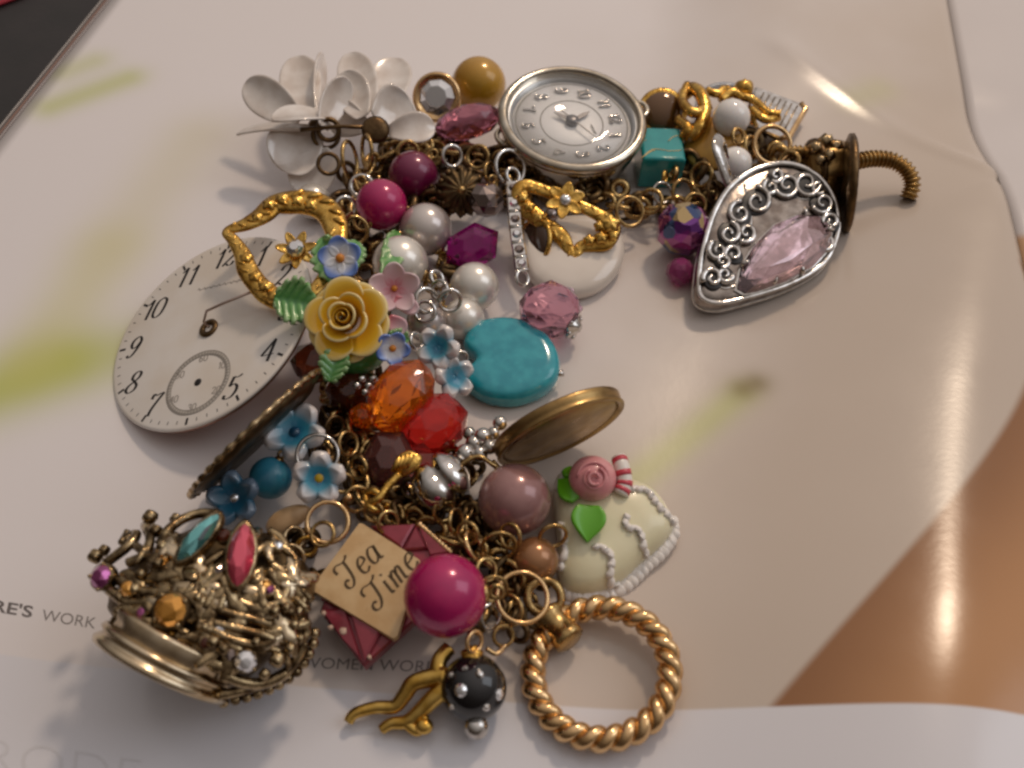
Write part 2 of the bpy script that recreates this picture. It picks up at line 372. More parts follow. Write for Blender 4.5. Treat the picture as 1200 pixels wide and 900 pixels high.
CROWNM = mk('dark_antique_gold', (.46, .34, .19), .2, 1, col2=(.10, .062, .03), nscale=480, rvar=.1, bump=.3)
AMBERD = mk('amber_disc', (.50, .28, .05), .25, .3, coat=.4, col2=(.40, .2, .03), nscale=200)
RIM = mk('pale_glass_rim', (.60, .64, .70), .1, 0, .5, 1.45)

# ================================================================== SETTING
class E:
    """tiny expression builder for shader math"""
    def __init__(s, t, k): s.t, s.k = t, k
    def op(s, o, a, b=None, c=None):
        n = s.t.nodes.new('ShaderNodeMath'); n.operation = o
        for i, q in enumerate((a, b, c)):
            if q is None: continue
            if isinstance(q, E): s.t.links.new(q.k, n.inputs[i])
            else: n.inputs[i].default_value = q
        return E(s.t, n.outputs[0])
    def __add__(s, o): return s.op('ADD', s, o)
    __radd__ = __add__
    def __sub__(s, o): return s.op('SUBTRACT', s, o)
    def __rsub__(s, o): return s.op('SUBTRACT', o, s)
    def __mul__(s, o): return s.op('MULTIPLY', s, o)
    __rmul__ = __mul__
    def __truediv__(s, o): return s.op('DIVIDE', s, o)
    def clamp(s): return s.op('MINIMUM', s.op('MAXIMUM', s, 0.0), 1.0)
    def sqrt(s): return s.op('SQRT', s)
    def exp(s): return s.op('EXPONENT', s)
    def smooth(s, a, b):
        n = s.t.nodes.new('ShaderNodeMapRange'); n.interpolation_type = 'SMOOTHSTEP'
        s.t.links.new(s.k, n.inputs[0]); n.inputs[1].default_value = a; n.inputs[2].default_value = b; return E(s.t, n.outputs[0])
def poly(e, c):
    r = e * float(c[0]) + float(c[1])
    for k in c[2:]: r = r * e + float(k)
    return r
def mixc(t, f, a, b):
    n = t.nodes.new('ShaderNodeMix'); n.data_type = 'RGBA'; t.links.new(f.k, n.inputs[0])
    for i, q in ((6, a), (7, b)):
        if isinstance(q, tuple): n.inputs[i].default_value = (*q, 1)
        else: t.links.new(q, n.inputs[i])
    return n.outputs[2]
def page_material(name, facing=False):
    m = bpy.data.materials.new(name); t, p = nodes(m)
    g = t.nodes.new('ShaderNodeNewGeometry'); sp = t.nodes.new('ShaderNodeSeparateXYZ'); t.links.new(g.outputs['Position'], sp.inputs[0])
    X = E(t, sp.outputs[0]) * 1000.0; Y = E(t, sp.outputs[1]) * 1000.0
    nz = t.nodes.new('ShaderNodeTexNoise'); nz.inputs['Scale'].default_value = 22; nz.inputs['Detail'].default_value = 3
    t.links.new(g.outputs['Position'], nz.inputs['Vector']); N = E(t, nz.outputs['Fac'])
    # printed picture: pale backdrop that turns beige towards the middle right
    warm = ((X + 70.0 - Y * .55) / 150.0 + (N - .5) * .5).smooth(0, 1)
    c = mixc(t, warm, (.76, .715, .715), (.56, .47, .395))
    def smear(c, a, b, r0, amt, colr):
        A = on_page(*a); B = on_page(*b); dx, dy = B.x - A.x, B.y - A.y; L = dx * dx + dy * dy
        h = (((X - A.x) * dx + (Y - A.y) * dy) / L).clamp()
        ex = X - A.x - h * dx; ey = Y - A.y - h * dy; d2 = ex * ex + ey * ey
        f = (d2 * (-1.0 / (r0 * r0))).exp() * amt
        return mixc(t, f, c, colr)
    if not facing:
        gr = (.46, .50, .06)
        c = smear(c, (-60, 480), (70, 425), 8.5, .8, gr)
        c = smear(c, (50, 430), (150, 412), 9, .55, gr)
        c = smear(c, (40, 420), (130, 290), 9, .5, (.62, .58, .24))
        c = smear(c, (130, 290), (230, 160), 10, .42, (.64, .58, .36))
        c = smear(c, (60, 125), (150, 92), 5.2, .55, gr)
        c = smear(c, (75, 85), (110, 72), 5, .4, gr)
        c = smear(c, (715, 585), (868, 462), 3.6, .58, (.52, .54, .17))
        c = smear(c, (872, 455), (885, 450), 3.2, .72, (.22, .16, .05))
        c = smear(c, (1000, 115), (1030, 105), 5, .22, gr)
        sk = [on_page(*q) for q in ((905, 826), (950, 774), (1000, 718), (1050, 658), (1100, 602), (1140, 556), (1170, 512), (1195, 462), (1215, 400))]
        cf = np.polyfit([q.y for q in sk], [q.x for q in sk], 3)
        e = X - poly(Y, cf)
        inside = e.smooth(-1.2, 1.2) * (at(1200, 330).y - Y).smooth(0, 4)
        tone = (e / 30.0 + (N - .5) * .7).smooth(-.1, 1)
        c = mixc(t, inside, c, mixc(t, tone, (.27, .12, .045), (.47, .24, .105)))
        st = [on_page(*q) for q in ((-100, 752), (0, 766), (200, 793), (500, 815), (800, 829), (950, 826), (1100, 832), (1250, 846))]
        cs = np.polyfit([q.x for q in st], [q.y for q in st], 3)
        below = (poly(X, cs) - Y).smooth(-.35, .35)
        c = mixc(t, below, c, (.70, .685, .72))
    else:
        a = on_page(1190, 275)
        f = ((a.y - Y) / 3.0).smooth(-.4, .6)
        c = mixc(t, f, (.66, .61, .60), mixc(t, N, (.62, .33, .15), (.56, .40, .28)))
    t.links.new(c, p.inputs['Base Color'])
    ng = t.nodes.new('ShaderNodeTexNoise'); ng.inputs['Scale'].default_value = 55; ng.inputs['Detail'].default_value = 5; t.links.new(g.outputs['Position'], ng.inputs['Vector']); rg = t.nodes.new('ShaderNodeMapRange'); rg.inputs[1].default_value = .3; rg.inputs[2].default_value = .7; rg.inputs[3].default_value = .17; rg.inputs[4].default_value = .25; t.links.new(ng.outputs['Fac'], rg.inputs[0]); t.links.new(rg.outputs[0], p.inputs['Roughness']); p.inputs['Specular IOR Level'].default_value = .5
    fz = t.nodes.new('ShaderNodeTexNoise'); fz.inputs['Scale'].default_value = 700; fz.inputs['Detail'].default_value = 3
    t.links.new(g.outputs['Position'], fz.inputs['Vector']); b = t.nodes.new('ShaderNodeBump'); b.inputs['Strength'].default_value = .045; b.inputs['Distance'].default_value = .0002
    t.links.new(fz.outputs['Fac'], b.inputs['Height']); t.links.new(b.outputs[0], p.inputs['Normal'])
    return m
PX = V((.98856, -.15081, 0)); PY = V((.15081, .98856, 0))         # across and up the magazine page
EDGE = at(0, 165)                                                 # a point of its left edge
WIDTH = (at(1103, 0) - EDGE).dot(PX)
def smst(x): x = max(0.0, min(1.0, x)); return x * x * (3 - 2 * x)
def softplus(x): return x if x > 30 else math.log1p(math.exp(x))
def ramp(x): x = max(0.0, x); return x ** 3 - x ** 4 / 2 if x < 1 else x - .5
CA = at(880, 50); CB = at(1166, 232); CD = (CB - CA).normalized(); CL = (CB - CA).length; C2 = at(1050, 262)
def page_h(p):
    s = WIDTH - (p - EDGE).dot(PX); y = p.y
    # the page bulges and dives into the fold
    k = max(4.0, 15.5 - .235 * y) - s
    h = .21 * smst((95 - y) / 50) * 28 * ramp((k + 56) / 28) - .46 * 4.5 * softplus((k - 4.5) / 4.5) * smst((110 - y) / 50)
    # its lower corner curls up
    b = max(0.0, -5 - y); b2 = max(0.0, min(b, 74) - 46); h += smst((80 - s) / 60) * .0013 * (min(b, 74) ** 2 - b2 ** 2 * 2.6 + (0 if b < 74 else 0))
    # and its far end lifts a little
    h += smst((y - 45) / 60) * smst((85 - s) / 45) * (.075 * (y - 60) - .05 * (p.x - 80))
    # crease running to a dimple at the fold
    q = p - CA; t_ = q.dot(CD); e = q.dot(V((CD.y, -CD.x, 0))); f = max(0.0, min(1.0, t_ / CL))
    h += .75 * smst(t_ / 14) * smst((CL + 6 - t_) / 8) * math.exp(-(e / (4.2 - 2.0 * f)) ** 2)
    d2 = C2 - CB; L2 = d2.length; d2.normalize(); q = p - CB; t2 = q.dot(d2); e2 = q.dot(V((d2.y, -d2.x, 0)))
    if 0 < t2 < L2: h -= .6 * (1 - t2 / L2) * math.exp(-(e2 / (1.2 + 3 * t2 / L2)) ** 2)
    if s < 3: h -= ((3 - s) / 3) ** 2 * .8
    return h
def on_page(u, v):
    p = at(u, v)
    for _ in range(8): p = at(u, v, page_h(p))
    return p
mag = thing('magazine', 'open glossy magazine page printed with pale blurred stems and a tan limb', 'magazine', at(0, 165, -5))
def sheet(name, fn, A, B, mat, parent, **k):
    m = M(); n = len(A)
    vs = []; fs = []
    for b in B:
        for a in A:
            p = EDGE + PX * a + PY * b; vs.append(V((p.x, p.y, fn(p))))
    for i in range(len(B) - 1):
        for j in range(n - 1): q = i * n + j; fs.append((q, q + 1, q + n + 1, q + n))
    m.add(vs, fs); return obj(name, m, mat, parent, **k)
PAGE = page_material('printed_page'); FACING = page_material('facing_page', True)
A_ = [i * 4.0 for i in range(0, 38)] + [152 + i * 1.0 for i in range(0, int(WIDTH - 152))] + [WIDTH]
B_ = [-190 + i * 1.5 for i in range(0, 240)]
pg = sheet('page', lambda p: page_h(p), A_, B_, PAGE, mag, label='printed page the jewellery lies on', solid=.12)
sheet('page', lambda p: page_h(p - PX * ((p - EDGE).dot(PX) - WIDTH)) - .25 + 1.6 * (1 - math.exp(-max(0, (p - EDGE).dot(PX) - WIDTH) / 12)), [WIDTH + .2 + i * 2.5 for i in range(60)], [-190 + i * 5 for i in range(73)], FACING, mag, label='facing page beyond the fold', solid=.12)
edges = [(.55, (.16, .13, .13)), (1.0, (.52, .47, .45)), (1.5, (.10, .08, .09)), (2.1, (.30, .17, .12)), (2.6, (.09, .07, .07)), (3.1, (.14, .12, .11)), (3.5, (.62, .58, .55))]
for i, (o, c) in enumerate(edges):
    m = M(); z1 = -.25 - i * .5; z0 = z1 - .42; a0 = -o - .9 * abs(z1); a1 = 110
    q = [EDGE + PX * a0 + PY * -190, EDGE + PX * a1 + PY * -190, EDGE + PX * a1 + PY * 168, EDGE + PX * a0 + PY * 168]
    m.loft([[V((p.x, p.y, z0)) for p in q], [V((p.x, p.y, z1)) for p in q]])
    obj('page', m, mk('page_edge', c, .5), mag, smooth=False)
# lettering printed on the page
def font_mesh(txt, bold=0.0, sp=1.0):
    cu = bpy.data.curves.new('lettering', 'FONT'); cu.body = txt; cu.size = 1; cu.offset = bold; cu.space_character = sp; cu.resolution_u = 4
    o = bpy.data.objects.new('lettering', cu); COL.objects.link(o); bpy.context.view_layer.update()
    me = bpy.data.meshes.new_from_object(o.evaluated_get(bpy.context.evaluated_depsgraph_get()))
    vs = [tuple(v.co) for v in me.vertices]; fs = [tuple(q.vertices) for q in me.polygons]
    bpy.data.objects.remove(o); bpy.data.curves.remove(cu); bpy.data.meshes.remove(me)
    return vs, fs
def print_text(txt, p0, along, up, mat, bold=0.0, name='lettering', fr=None, h=.09, parent=None, sp=1.0):
    vs, fs = font_mesh(txt, bold, sp); wd = max(v[0] for v in vs); x0 = min(v[0] for v in vs)
    fr = fr or Frame(V((0, 0, 0)), V((1, 0, 0)), V((0, 1, 0)), V((0, 0, 1))); m = M(); out = []
    for v in vs:
        f = (v[0] - x0) / (wd - x0); g = v[1] / .70
        p = fr.px(p0[0] + along[0] * f + up[0] * g, p0[1] + along[1] * f + up[1] * g, 0)
        out.append(p + fr.N * (h + (page_h(p) if parent is mag else 0)))
    m.add(out, fs); return obj(name, m, mat, parent, smooth=False)
INK = mk('printed_ink', (.20, .175, .165), .4); INKF = mk('faint_printed_ink', (.635, .618, .64), .4); INKM = mk('bold_printed_ink', (.14, .12, .115), .4)
print_text("RE'S", (-9, 716), (46, 8), (3, -13), INKM, .02, parent=mag)
print_text('WORK', (48, 727), (63, 10), (3, -13), INK, -.004, parent=mag)
print_text('WOMEN WORK', (352, 783), (160, 5), (2, -13), INK, 0, parent=mag)
print_text('RODE', (-18, 905), (180, 26), (5, -42), INKF, -.02, parent=mag)
# black table top under the magazine and a red cloth in the corner
tb = M(); tb.loft([[V((x, y, z)) for x, y in ((-420, -300), (420, -300), (420, 420), (-420, 420))] for z in (-24, -5.2)])
obj('table', tb, mk('black_table', (.014, .012, .012), .5, col2=(.020, .016, .016), nscale=60, bump=.2, bscale=500), None, smooth=False, kind='structure')
f = plane(0, 0, -4.4); c = f.loc(-52, -58)
rd = M(); rr = math.hypot(f.loc(17, 0)[0] - c[0], f.loc(17, 0)[1] - c[1])
o = [(c[0] + rr * math.cos(a * math.pi / 24) * (1 + .03 * math.sin(3 * a * math.pi / 24)), c[1] + rr * math.sin(a * math.pi / 24)) for a in range(48)]
rd.slab(f, o, [(.97, -.7), (1, -.3), (1, .3), (.96, .8), (.6, 1.1)])
obj('red_cloth', rd, mk('red_cloth_fabric', (.36, .018, .035), .7, bump=.3, bscale=2000), None, label='bright red rounded cloth edge on black table in the top left corner', cat='cloth')

# ================================================================== shared jewellery pieces
def torus(c, n, r, w, seg=28, k=8, sx_=1.0, hint=(0, 0, 1)):
    f = axis_frame(c, n, hint); m = M()
    m.tube([f.p(r * sx_ * math.cos(2 * math.pi * i / seg), r * math.sin(2 * math.pi * i / seg)) for i in range(seg)], w, k, True); return m
def jump(parent, u, v, z, rpx, n, mat=CHAIN, wpx=2.6, name='jump_ring', **k):
    c = at(u, v, z); return obj(name, torus(c, n, mm(rpx, c), mm(wpx, c)), mat, parent, **k)
def wire(parent, pts, rpx, mat, name='wire', n=7, sm=6):
    """pts: (u, v, z) run"""
    P = [at(*p) for p in crom(pts, sm)]; m = M(); m.tube(P, mm(rpx, P[0]), n); return obj(name, m, mat, parent)
def bead_r(u, v, rpx, z):
    if z is None:
        z = rpx * .17
        for _ in range(6): z = mm(rpx, at(u, v, z))
    c = at(u, v, z); return c, mm(rpx, c)
def bead(u, v, rpx, z, mat, name, label, cat='bead', group=None, holes=None, seg=40):
    """drilled round bead with its wire loop"""
    c, r = bead_r(u, v, rpx, z); t = thing(name, label, cat, (c.x, c.y, c.z - r), group)
    m = M(); m.ball(c, r, seg, seg // 2); obj('bead', m, mat, t)
    if holes:
        for (du, dv) in holes:
            d = (CR * du - CU * dv).normalized(); d = (d + V((0, 0, .05))).normalized()
            a = axis_frame(c + d * r * .985, d); q = M(); q.lathe(a, [(r * .12, -.2 * r), (r * .24, -.02 * r), (r * .2, .05 * r), (r * .1, .08 * r)], 16); obj('bead_cap', q, CHAIN, t)
            obj('wire_loop', torus(c + d * (r * 1.22), d.cross(V((0, .6, .8))), r * .16, r * .045 + .1, 18, 6), CHAIN, t)
    return t
def cut_bead(u, v, rp, z, mat, name, label, seg=8, levels=(.72, .98), tilt=(0, 0, 1), xd=(1, 0), holes=None, twist=True):
    f = plane(u, v, z, tilt, xd); c = f.O; r = [mm(q, c) for q in rp]
    t = thing(name, label, 'bead', (c.x, c.y, c.z - min(r)))
    m = M(); m.gem(c, r, seg, levels, f, twist); obj('bead', m, mat, t, smooth=False)
    if holes:
        for (du, dv) in holes:
            d = (CR * du - CU * dv).normalized()
            obj('wire_loop', torus(c + d * (max(r) * 1.12), d.cross(V((0, .6, .8))), .9, .22, 18, 6), CHAIN, t)
    return t
def petal(parent, b, tip, wpx, n, bow, mat, name='petal', solid=.55, blunt=.45, curl=.0, label=None, point=False):
    """b, tip = (u, v, z); n = the way the petal faces"""
    B = at(*b); T = at(*tip); d = T - B; n = V(n); n = (n - d * n.dot(d) / d.length_squared).normalized(); s = d.normalized().cross(n); w = mm(wpx, B)
    def fn(a, t):
        t = 1 - (1 - t) ** 1.6
        c0 = .5 + .12 * (blunt > 0)
        k = math.sqrt(max(0, 1 - ((t - c0) / (1.0 - c0)) ** 2)) if t > c0 else .38 + .62 * math.sin(math.pi / 2 * t / c0)
        if point: k = math.sin(math.pi * min(.985, .22 + .77 * t)) ** 1.1
        ww = w * max(.02, k)
        return B + d * t + s * (a * ww) + n * (bow * d.length * (4 * t * (1 - t)) * -1 + curl * d.length * t * t + .22 * ww * a * a)
    m = M(); m.patch(fn, 8, 14); return obj(name, m, mat, parent, solid=solid, sub=1, label=label)
def flower(parent, c, n, R, mat, cnt=5, rot=0.0, W=.42, cup=.35, centre=None, cr_=.2, solid=.5, tip=.0):
    f = axis_frame(c, n)
    for i in range(cnt):
        a = rot + 2 * math.pi * i / cnt; d = f.X * math.cos(a) + f.Y * math.sin(a); s = f.N.cross(d)
        def fn(q, t):
            k = W * R * (math.sin(math.pi * min(.97, .12 + .80 * t)) ** .6)
            return c + d * (R * (.06 + .94 * t) - .1 * R * q * q * t) + s * (q * k) + f.N * (cup * R * t ** 1.6 + .18 * k * q * q + tip * R * t ** 4)
        m = M(); m.patch(fn, 6, 8); obj('petal', m, mat, parent, solid=solid, sub=1)
    if centre:
        m = M(); m.ball(c + f.N * (.12 * R), (cr_ * R, cr_ * R, cr_ * R * .8), 16, 10, f); obj('flower_centre', m, centre, parent)
def leaf(parent, b, tip, wpx, n, mat, name='leaf', wave=.12):
    B = at(*b); T = at(*tip); d = T - B; n = V(n); n = (n - d * n.dot(d) / d.length_squared).normalized(); s = d.normalized().cross(n); w = mm(wpx, B)
    def fn(a, t):
        k = (math.sin(math.pi * min(.98, .06 + .9 * t)) ** .7) * (1 + .10 * math.sin(t * 34))
        ridge = .16 * w * math.cos((t * 5 + abs(a) * 1.2) * 2 * math.pi)
        return B + d * t + s * (a * w * k) + n * (.35 * w * abs(a) * k + ridge * k * abs(a) - wave * d.length * t * t)
    m = M(); m.patch(fn, 12, 26, lambda a, t: .25 + .5 * abs(a) + .25 * math.cos((t * 5 + abs(a) * 1.2) * 2 * math.pi)); return obj(name, m, mat, parent, solid=.7)
def spiral_px(u, v, r, a0, turns, n=22, grow=.18):
    return [(u + r * (grow + (1 - grow) * i / n) * math.cos(a0 + turns * 2 * math.pi * i / n), v + r * (grow + (1 - grow) * i / n) * math.sin(a0 + turns * 2 * math.pi * i / n)) for i in range(n + 1)]
def hit(c, r, u, v, lift=0.0):
    """front point and outward normal where a pixel's ray meets an ellipsoid (grown by lift)"""
    r = (r[0] + lift, r[1] + lift, r[2] + lift)
    d = ray(u, v); o = CAM - c; D = V((d.x / r[0], d.y / r[1], d.z / r[2])); O = V((o.x / r[0], o.y / r[1], o.z / r[2]))
    A = D.dot(D); B = O.dot(D); C = O.dot(O) - 1; q = B * B - A * C
    t = (-B - math.sqrt(q)) / A if q > 0 else -B / A
    p = CAM + d * t; e = p - c; n = V((e.x / r[0] ** 2, e.y / r[1] ** 2, e.z / r[2] ** 2)).normalized()
    return p, n
GL = {'1': [[(.1, .78), (.2, .84), (.32, 1)], [(.32, 1), (.32, .5), (.32, 0)], ],
 '2': [[(.08, .76), (.14, .93), (.3, 1), (.47, .92), (.5, .74), (.4, .5), (.2, .25), (.05, .05)], [(.05, .05), (.2, .12), (.36, .02), (.5, .05), (.56, .2)]],
 '3': [[(.08, .8), (.16, .95), (.32, 1), (.47, .9), (.46, .7), (.36, .57), (.22, .54)], [(.22, .54), (.42, .5), (.53, .32), (.47, .1), (.3, 0), (.12, .05), (.05, .2)]],
 '4': [[(.42, 1), (.22, .65), (.03, .3)], [(.03, .3), (.3, .3), (.6, .3)], [(.42, .95), (.42, .5), (.42, 0)]],
 '5': [[(.16, .97), (.34, .93), (.52, 1.02)], [(.16, .97), (.14, .75), (.12, .55)], [(.12, .55), (.3, .63), (.48, .5), (.51, .28), (.4, .07), (.2, 0), (.07, .06), (.06, .18)]],
 '6': [[(.46, .88), (.34, 1), (.18, .85), (.07, .5), (.08, .2), (.25, 0), (.45, .12), (.48, .35), (.35, .55), (.18, .5), (.08, .3)]],
 '7': [[(.06, .78), (.1, .98), (.26, .92), (.4, .97), (.56, 1)], [(.56, 1), (.38, .6), (.27, .28), (.25, 0)]],
 '8': [[(.3, .53), (.12, .68), (.12, .88), (.28, 1), (.45, .9), (.45, .7), (.3, .53), (.1, .35), (.06, .15), (.25, 0), (.47, .1), (.5, .32), (.3, .53)]],
 '9': [[(.08, .12), (.2, 0), (.36, .12), (.48, .5), (.48, .8), (.3, 1), (.1, .88), (.06, .65), (.2, .45), (.38, .5), (.48, .7)]],
 '0': [[(.3, 1), (.1, .85), (.05, .5), (.1, .15), (.3, 0), (.5, .15), (.55, .5), (.5, .85), (.3, 1)]],
 'T': [[(.02, .72), (.0, .92), (.16, 1.0), (.4, .93), (.62, .96), (.74, 1.06)], [(.5, .95), (.5, .6), (.44, .2), (.26, .0), (.06, .06), (.03, .24), (.16, .34), (.24, .24)]],
 'e': [[(.06, .34), (.3, .38), (.44, .46), (.36, .62), (.2, .6), (.07, .4), (.1, .12), (.26, .02), (.46, .14)]],
 'a': [[(.44, .6), (.22, .64), (.06, .42), (.08, .12), (.22, .04), (.4, .2), (.46, .55)], [(.47, .62), (.44, .3), (.46, .06), (.58, .06)]],
 'i': [[(.1, .6), (.1, .3), (.12, .05), (.22, .06)], [(.12, .8), (.16, .86)]],
 'm': [[(.05, .6), (.07, .3), (.05, .02)], [(.06, .42), (.18, .62), (.28, .55), (.28, .3), (.27, .03)], [(.28, .42), (.4, .62), (.5, .55), (.5, .3), (.5, .06), (.6, .05)]]}
GW = {'1': .45, 'i': .26, 'm': .66, 'e': .5, 'a': .6, 'T': .74}
def glyphs(txt): 
    x = 0; out = []
    for ch in txt:
        for st in GL[ch]: out.append([(x + a, b) for a, b in crom(st, 6)])
        x += GW.get(ch, .6) + .07
    return out, x - .07
def write(f, txt, cx, cy, size, shear, thick, thin, h, m=None, tube=None):
    st, wd = glyphs(txt); m = m or M()
    for s_ in st:
        P = [(cx + (a - wd / 2 + shear * (b - .5)) * size, cy + (b - .5) * size) for a, b in s_]
        if tube: m.tube([f.p(x, y, h) for x, y in P], tube, 5)
        else: m.ribbon(f, P, lambda dx, dy: size * (thin + (thick - thin) * abs(dy) ** 1.5), h)
    return m

# ================================================================== THE BRACELET
# ---- the chain that carries the charms
path = [(985, 222, 4), (940, 222, 4), (885, 225, 4), (825, 238, 4), (772, 244, 4), (722, 241, 4), (668, 222, 3.5), (612, 196, 5), (560, 182, 6), (505, 176, 6), (455, 180, 6), (428, 208, 7), (420, 250, 6),
        (408, 300, 4), (412, 360, 4), (425, 425, 4), (420, 480, 5), (418, 530, 6), (425, 575, 6), (455, 605, 5), (505, 622, 5), (548, 640, 6), (585, 665, 6), (612, 690, 5)]
P = [at(*p) for p in crom(path, 14)]
chain = thing('bracelet_chain', 'gold link chain of the charm bracelet running beneath the charms', 'chain', (P[0].x, P[0].y, 0))
def link_mesh(L, Wd, r):
    m = M(); pts = []
    for i in range(26):
        a = 2 * math.pi * i / 26; x = math.cos(a); y = math.sin(a); pts.append(V((L / 2 * math.copysign(abs(x) ** .8, x), Wd / 2 * math.copysign(abs(y) ** .8, y), 0)))
    m.tube(pts, r, 8, True); me = bpy.data.meshes.new('chain_link'); me.from_pydata([v * S for v in m.v], [], m.f)
    me.polygons.foreach_set('use_smooth', [True] * len(me.polygons)); me.materials.append(CHAIN); return me
LM = link_mesh(5.4, 4.2, .62); step = 3.9; acc = 0; i = 0; last = P[0]
for a, b in zip(P, P[1:]):
    acc += (b - a).length
    if acc >= step:
        acc = 0; t = (b - a).normalized(); o = bpy.data.objects.new('chain_link', LM); COL.objects.link(o); o.parent = chain
        up = V((0, 0, 1)); s_ = up.cross(t).normalized(); n_ = t.cross(s_); roll = (.75 if i % 2 else -.75) + random.uniform(-.2, .2)
        Y = s_ * math.cos(roll) + n_ * math.sin(roll); Z = t.cross(Y)
        o.matrix_local = Matrix.Translation(b * S - chain.location) @ Matrix((t, Y, Z)).transposed().to_4x4(); i += 1
# loose rings and loops seen among the charms
for (u, v, z, r, n, mt) in [(598, 196, 11, 20, (.5, -.5, .6), SILVER), (560, 184, 10, 13, (-.3, -.6, .6), CHAIN), (530, 183, 10, 12, (.4, -.6, .5), SILVER), (478, 178, 12, 12, (.2, -.7, .5), CHAIN), (498, 172, 11, 11, (-.5, -.4, .6), CHAIN),
                            (424, 218, 13, 13, (.1, -.5, .8), SILVER), (410, 188, 13, 22, (.9, -.1, .2), CHAIN), (430, 178, 12, 20, (-.8, -.3, .2), CHAIN), (382, 158, 12, 15, (.2, -.7, .6), BRONZE), (385, 192, 11, 12, (.2, -.6, .7), BRONZE),
                            (415, 270, 12, 16, (.2, -.7, .5), CHAIN), (405, 243, 12, 12, (.4, -.6, .5), SILVER), (425, 258, 11, 12, (-.4, -.6, .5), CHAIN),
                            (500, 352, 12, 14, (.5, -.5, .6), SILVER), (515, 340, 13, 11, (-.5, -.5, .6), SILVER), (527, 352, 12, 13, (.2, -.8, .4), SILVER), (512, 326, 12, 9, (.6, -.2, .6), SILVER), (498, 365, 11, 12, (-.1, -.6, .7), SILVER), (488, 400, 11, 10, (.7, -.2, .5), SILVER),
                            (738, 248, 7, 17, (.3, -.6, .7), CHAIN), (762, 236, 7, 14, (-.4, -.5, .7), CHAIN), (905, 170, 12, 22, (.1, -.6, .7), GOLDP), (880, 172, 12, 12, (.6, -.4, .5), CHAIN), (925, 190, 11, 12, (-.5, -.4, .6), CHAIN), (865, 160, 13, 9, (.5, -.5, .6), CHAIN),
                            (800, 225, 8, 14, (.4, -.6, .5), CHAIN), (822, 205, 9, 14, (-.6, -.4, .5), CHAIN), (815, 240, 8, 13, (.2, -.6, .7), CHAIN), (835, 225, 8, 12, (.7, -.3, .4), BRONZE),
                            (408, 520, 10, 14, (.7, -.3, .5), CHAIN), (420, 548, 10, 13, (-.5, -.5, .5), CHAIN), (402, 566, 10, 12, (.2, -.8, .4), CHAIN), (418, 585, 10, 15, (.4, -.6, .5), CHAIN), (438, 600, 10, 12, (-.3, -.7, .5), CHAIN), (392, 500, 9, 12, (.6, -.5, .4), BRONZE),
                            (384, 612, 11, 24, (.1, -.4, .9), GOLDP), (378, 626, 12, 14, (-.2, -.4, .9), CHAIN), (455, 612, 10, 13, (.5, -.5, .5), CHAIN), (535, 612, 11, 15, (.8, -.2, .4), CHAIN), (548, 625, 11, 13, (-.4, -.6, .6), CHAIN), (556, 640, 11, 18, (.8, .1, .5), GOLDP), (585, 640, 10, 20, (.1, -.9, .3), CHAIN), (520, 598, 9, 13, (.5, -.6, .5), CHAIN),
                            (598, 628, 10, 15, (-.6, -.5, .5), CHAIN), (570, 668, 11, 13, (.5, -.3, .7), CHAIN), (578, 690, 11, 16, (.2, -.8, .5), CHAIN), (612, 700, 9, 30, (.15, -.25, .95), GOLDP), (596, 715, 8, 18, (-.5, -.5, .7), CHAIN), (648, 628, 9, 16, (.2, -.9, .3), CHAIN), (575, 722, 8, 14, (.6, -.4, .6), SILVER), (590, 745, 6, 12, (.3, -.5, .7), CHAIN),
                            (340, 655, 11, 16, (.3, -.5, .7), ANTQ), (352, 690, 10, 13, (-.4, -.5, .7), ANTQ), (345, 630, 11, 12, (.5, -.3, .7), ANTQ), (360, 640, 10, 11, (.2, -.7, .6), GOLD), (348, 668, 10, 9, (.7, -.3, .5), GOLDP),
                            (575, 203, 9, 12, (.8, -.3, .4), CHAIN), (590, 215, 9, 11, (-.6, -.4, .6), CHAIN), (470, 285, 8, 12, (.4, -.6, .5), CHAIN), (405, 435, 12, 12, (.5, -.6, .5), BRONZE)]:
    jump(chain, u, v, z, r, n, mt, 2.5 if mt is not GOLDP else 3.0)
for i in range(170):  # extra dark rings, added at random to block light between the charms
    p = path[4 + int(random.random() ** .9 * (len(path) - 5))]; q = path[min(len(path) - 1, path.index(p) + 1)]; k = random.random()
    jump(chain, p[0] + (q[0] - p[0]) * k + random.gauss(0, 13), p[1] + (q[1] - p[1]) * k + random.gauss(0, 10), random.uniform(1.8, 6.5), random.uniform(8, 14), (random.uniform(-.8, .8), random.uniform(-.9, .3), random.uniform(.1, .8)), random.choice((BRONZE, BRONZE, CHAIN, DARKG)), random.uniform(2.6, 4.5))
for (u, v, cnt) in ((555, 600, 12), (578, 622, 10), (490, 596, 8), (540, 565, 8), (470, 575, 6), (440, 520, 8), (400, 500, 6), (345, 640, 7), (355, 680, 6), (505, 236, 8), (470, 252, 6), (600, 222, 7), (640, 215, 8), (700, 225, 6), (800, 195, 8), (830, 228, 9), (812, 165, 6), (880, 165, 8), (900, 195, 7), (930, 205, 6), (440, 290, 6), (520, 315, 6), (600, 720, 6), (560, 735, 5), (395, 470, 7), (380, 535, 5), (520, 545, 6)):  # more added rings, clustered to darken gaps where the page shows through
    for i in range(cnt): jump(chain, u + random.gauss(0, 11), v + random.gauss(0, 9), random.uniform(1.5, 6), random.uniform(8, 14), (random.uniform(-.8, .8), random.uniform(-.9, .3), random.uniform(.1, .8)), random.choice((BRONZE, DARKG, CHAIN, DARKG)), random.uniform(3.0, 5))
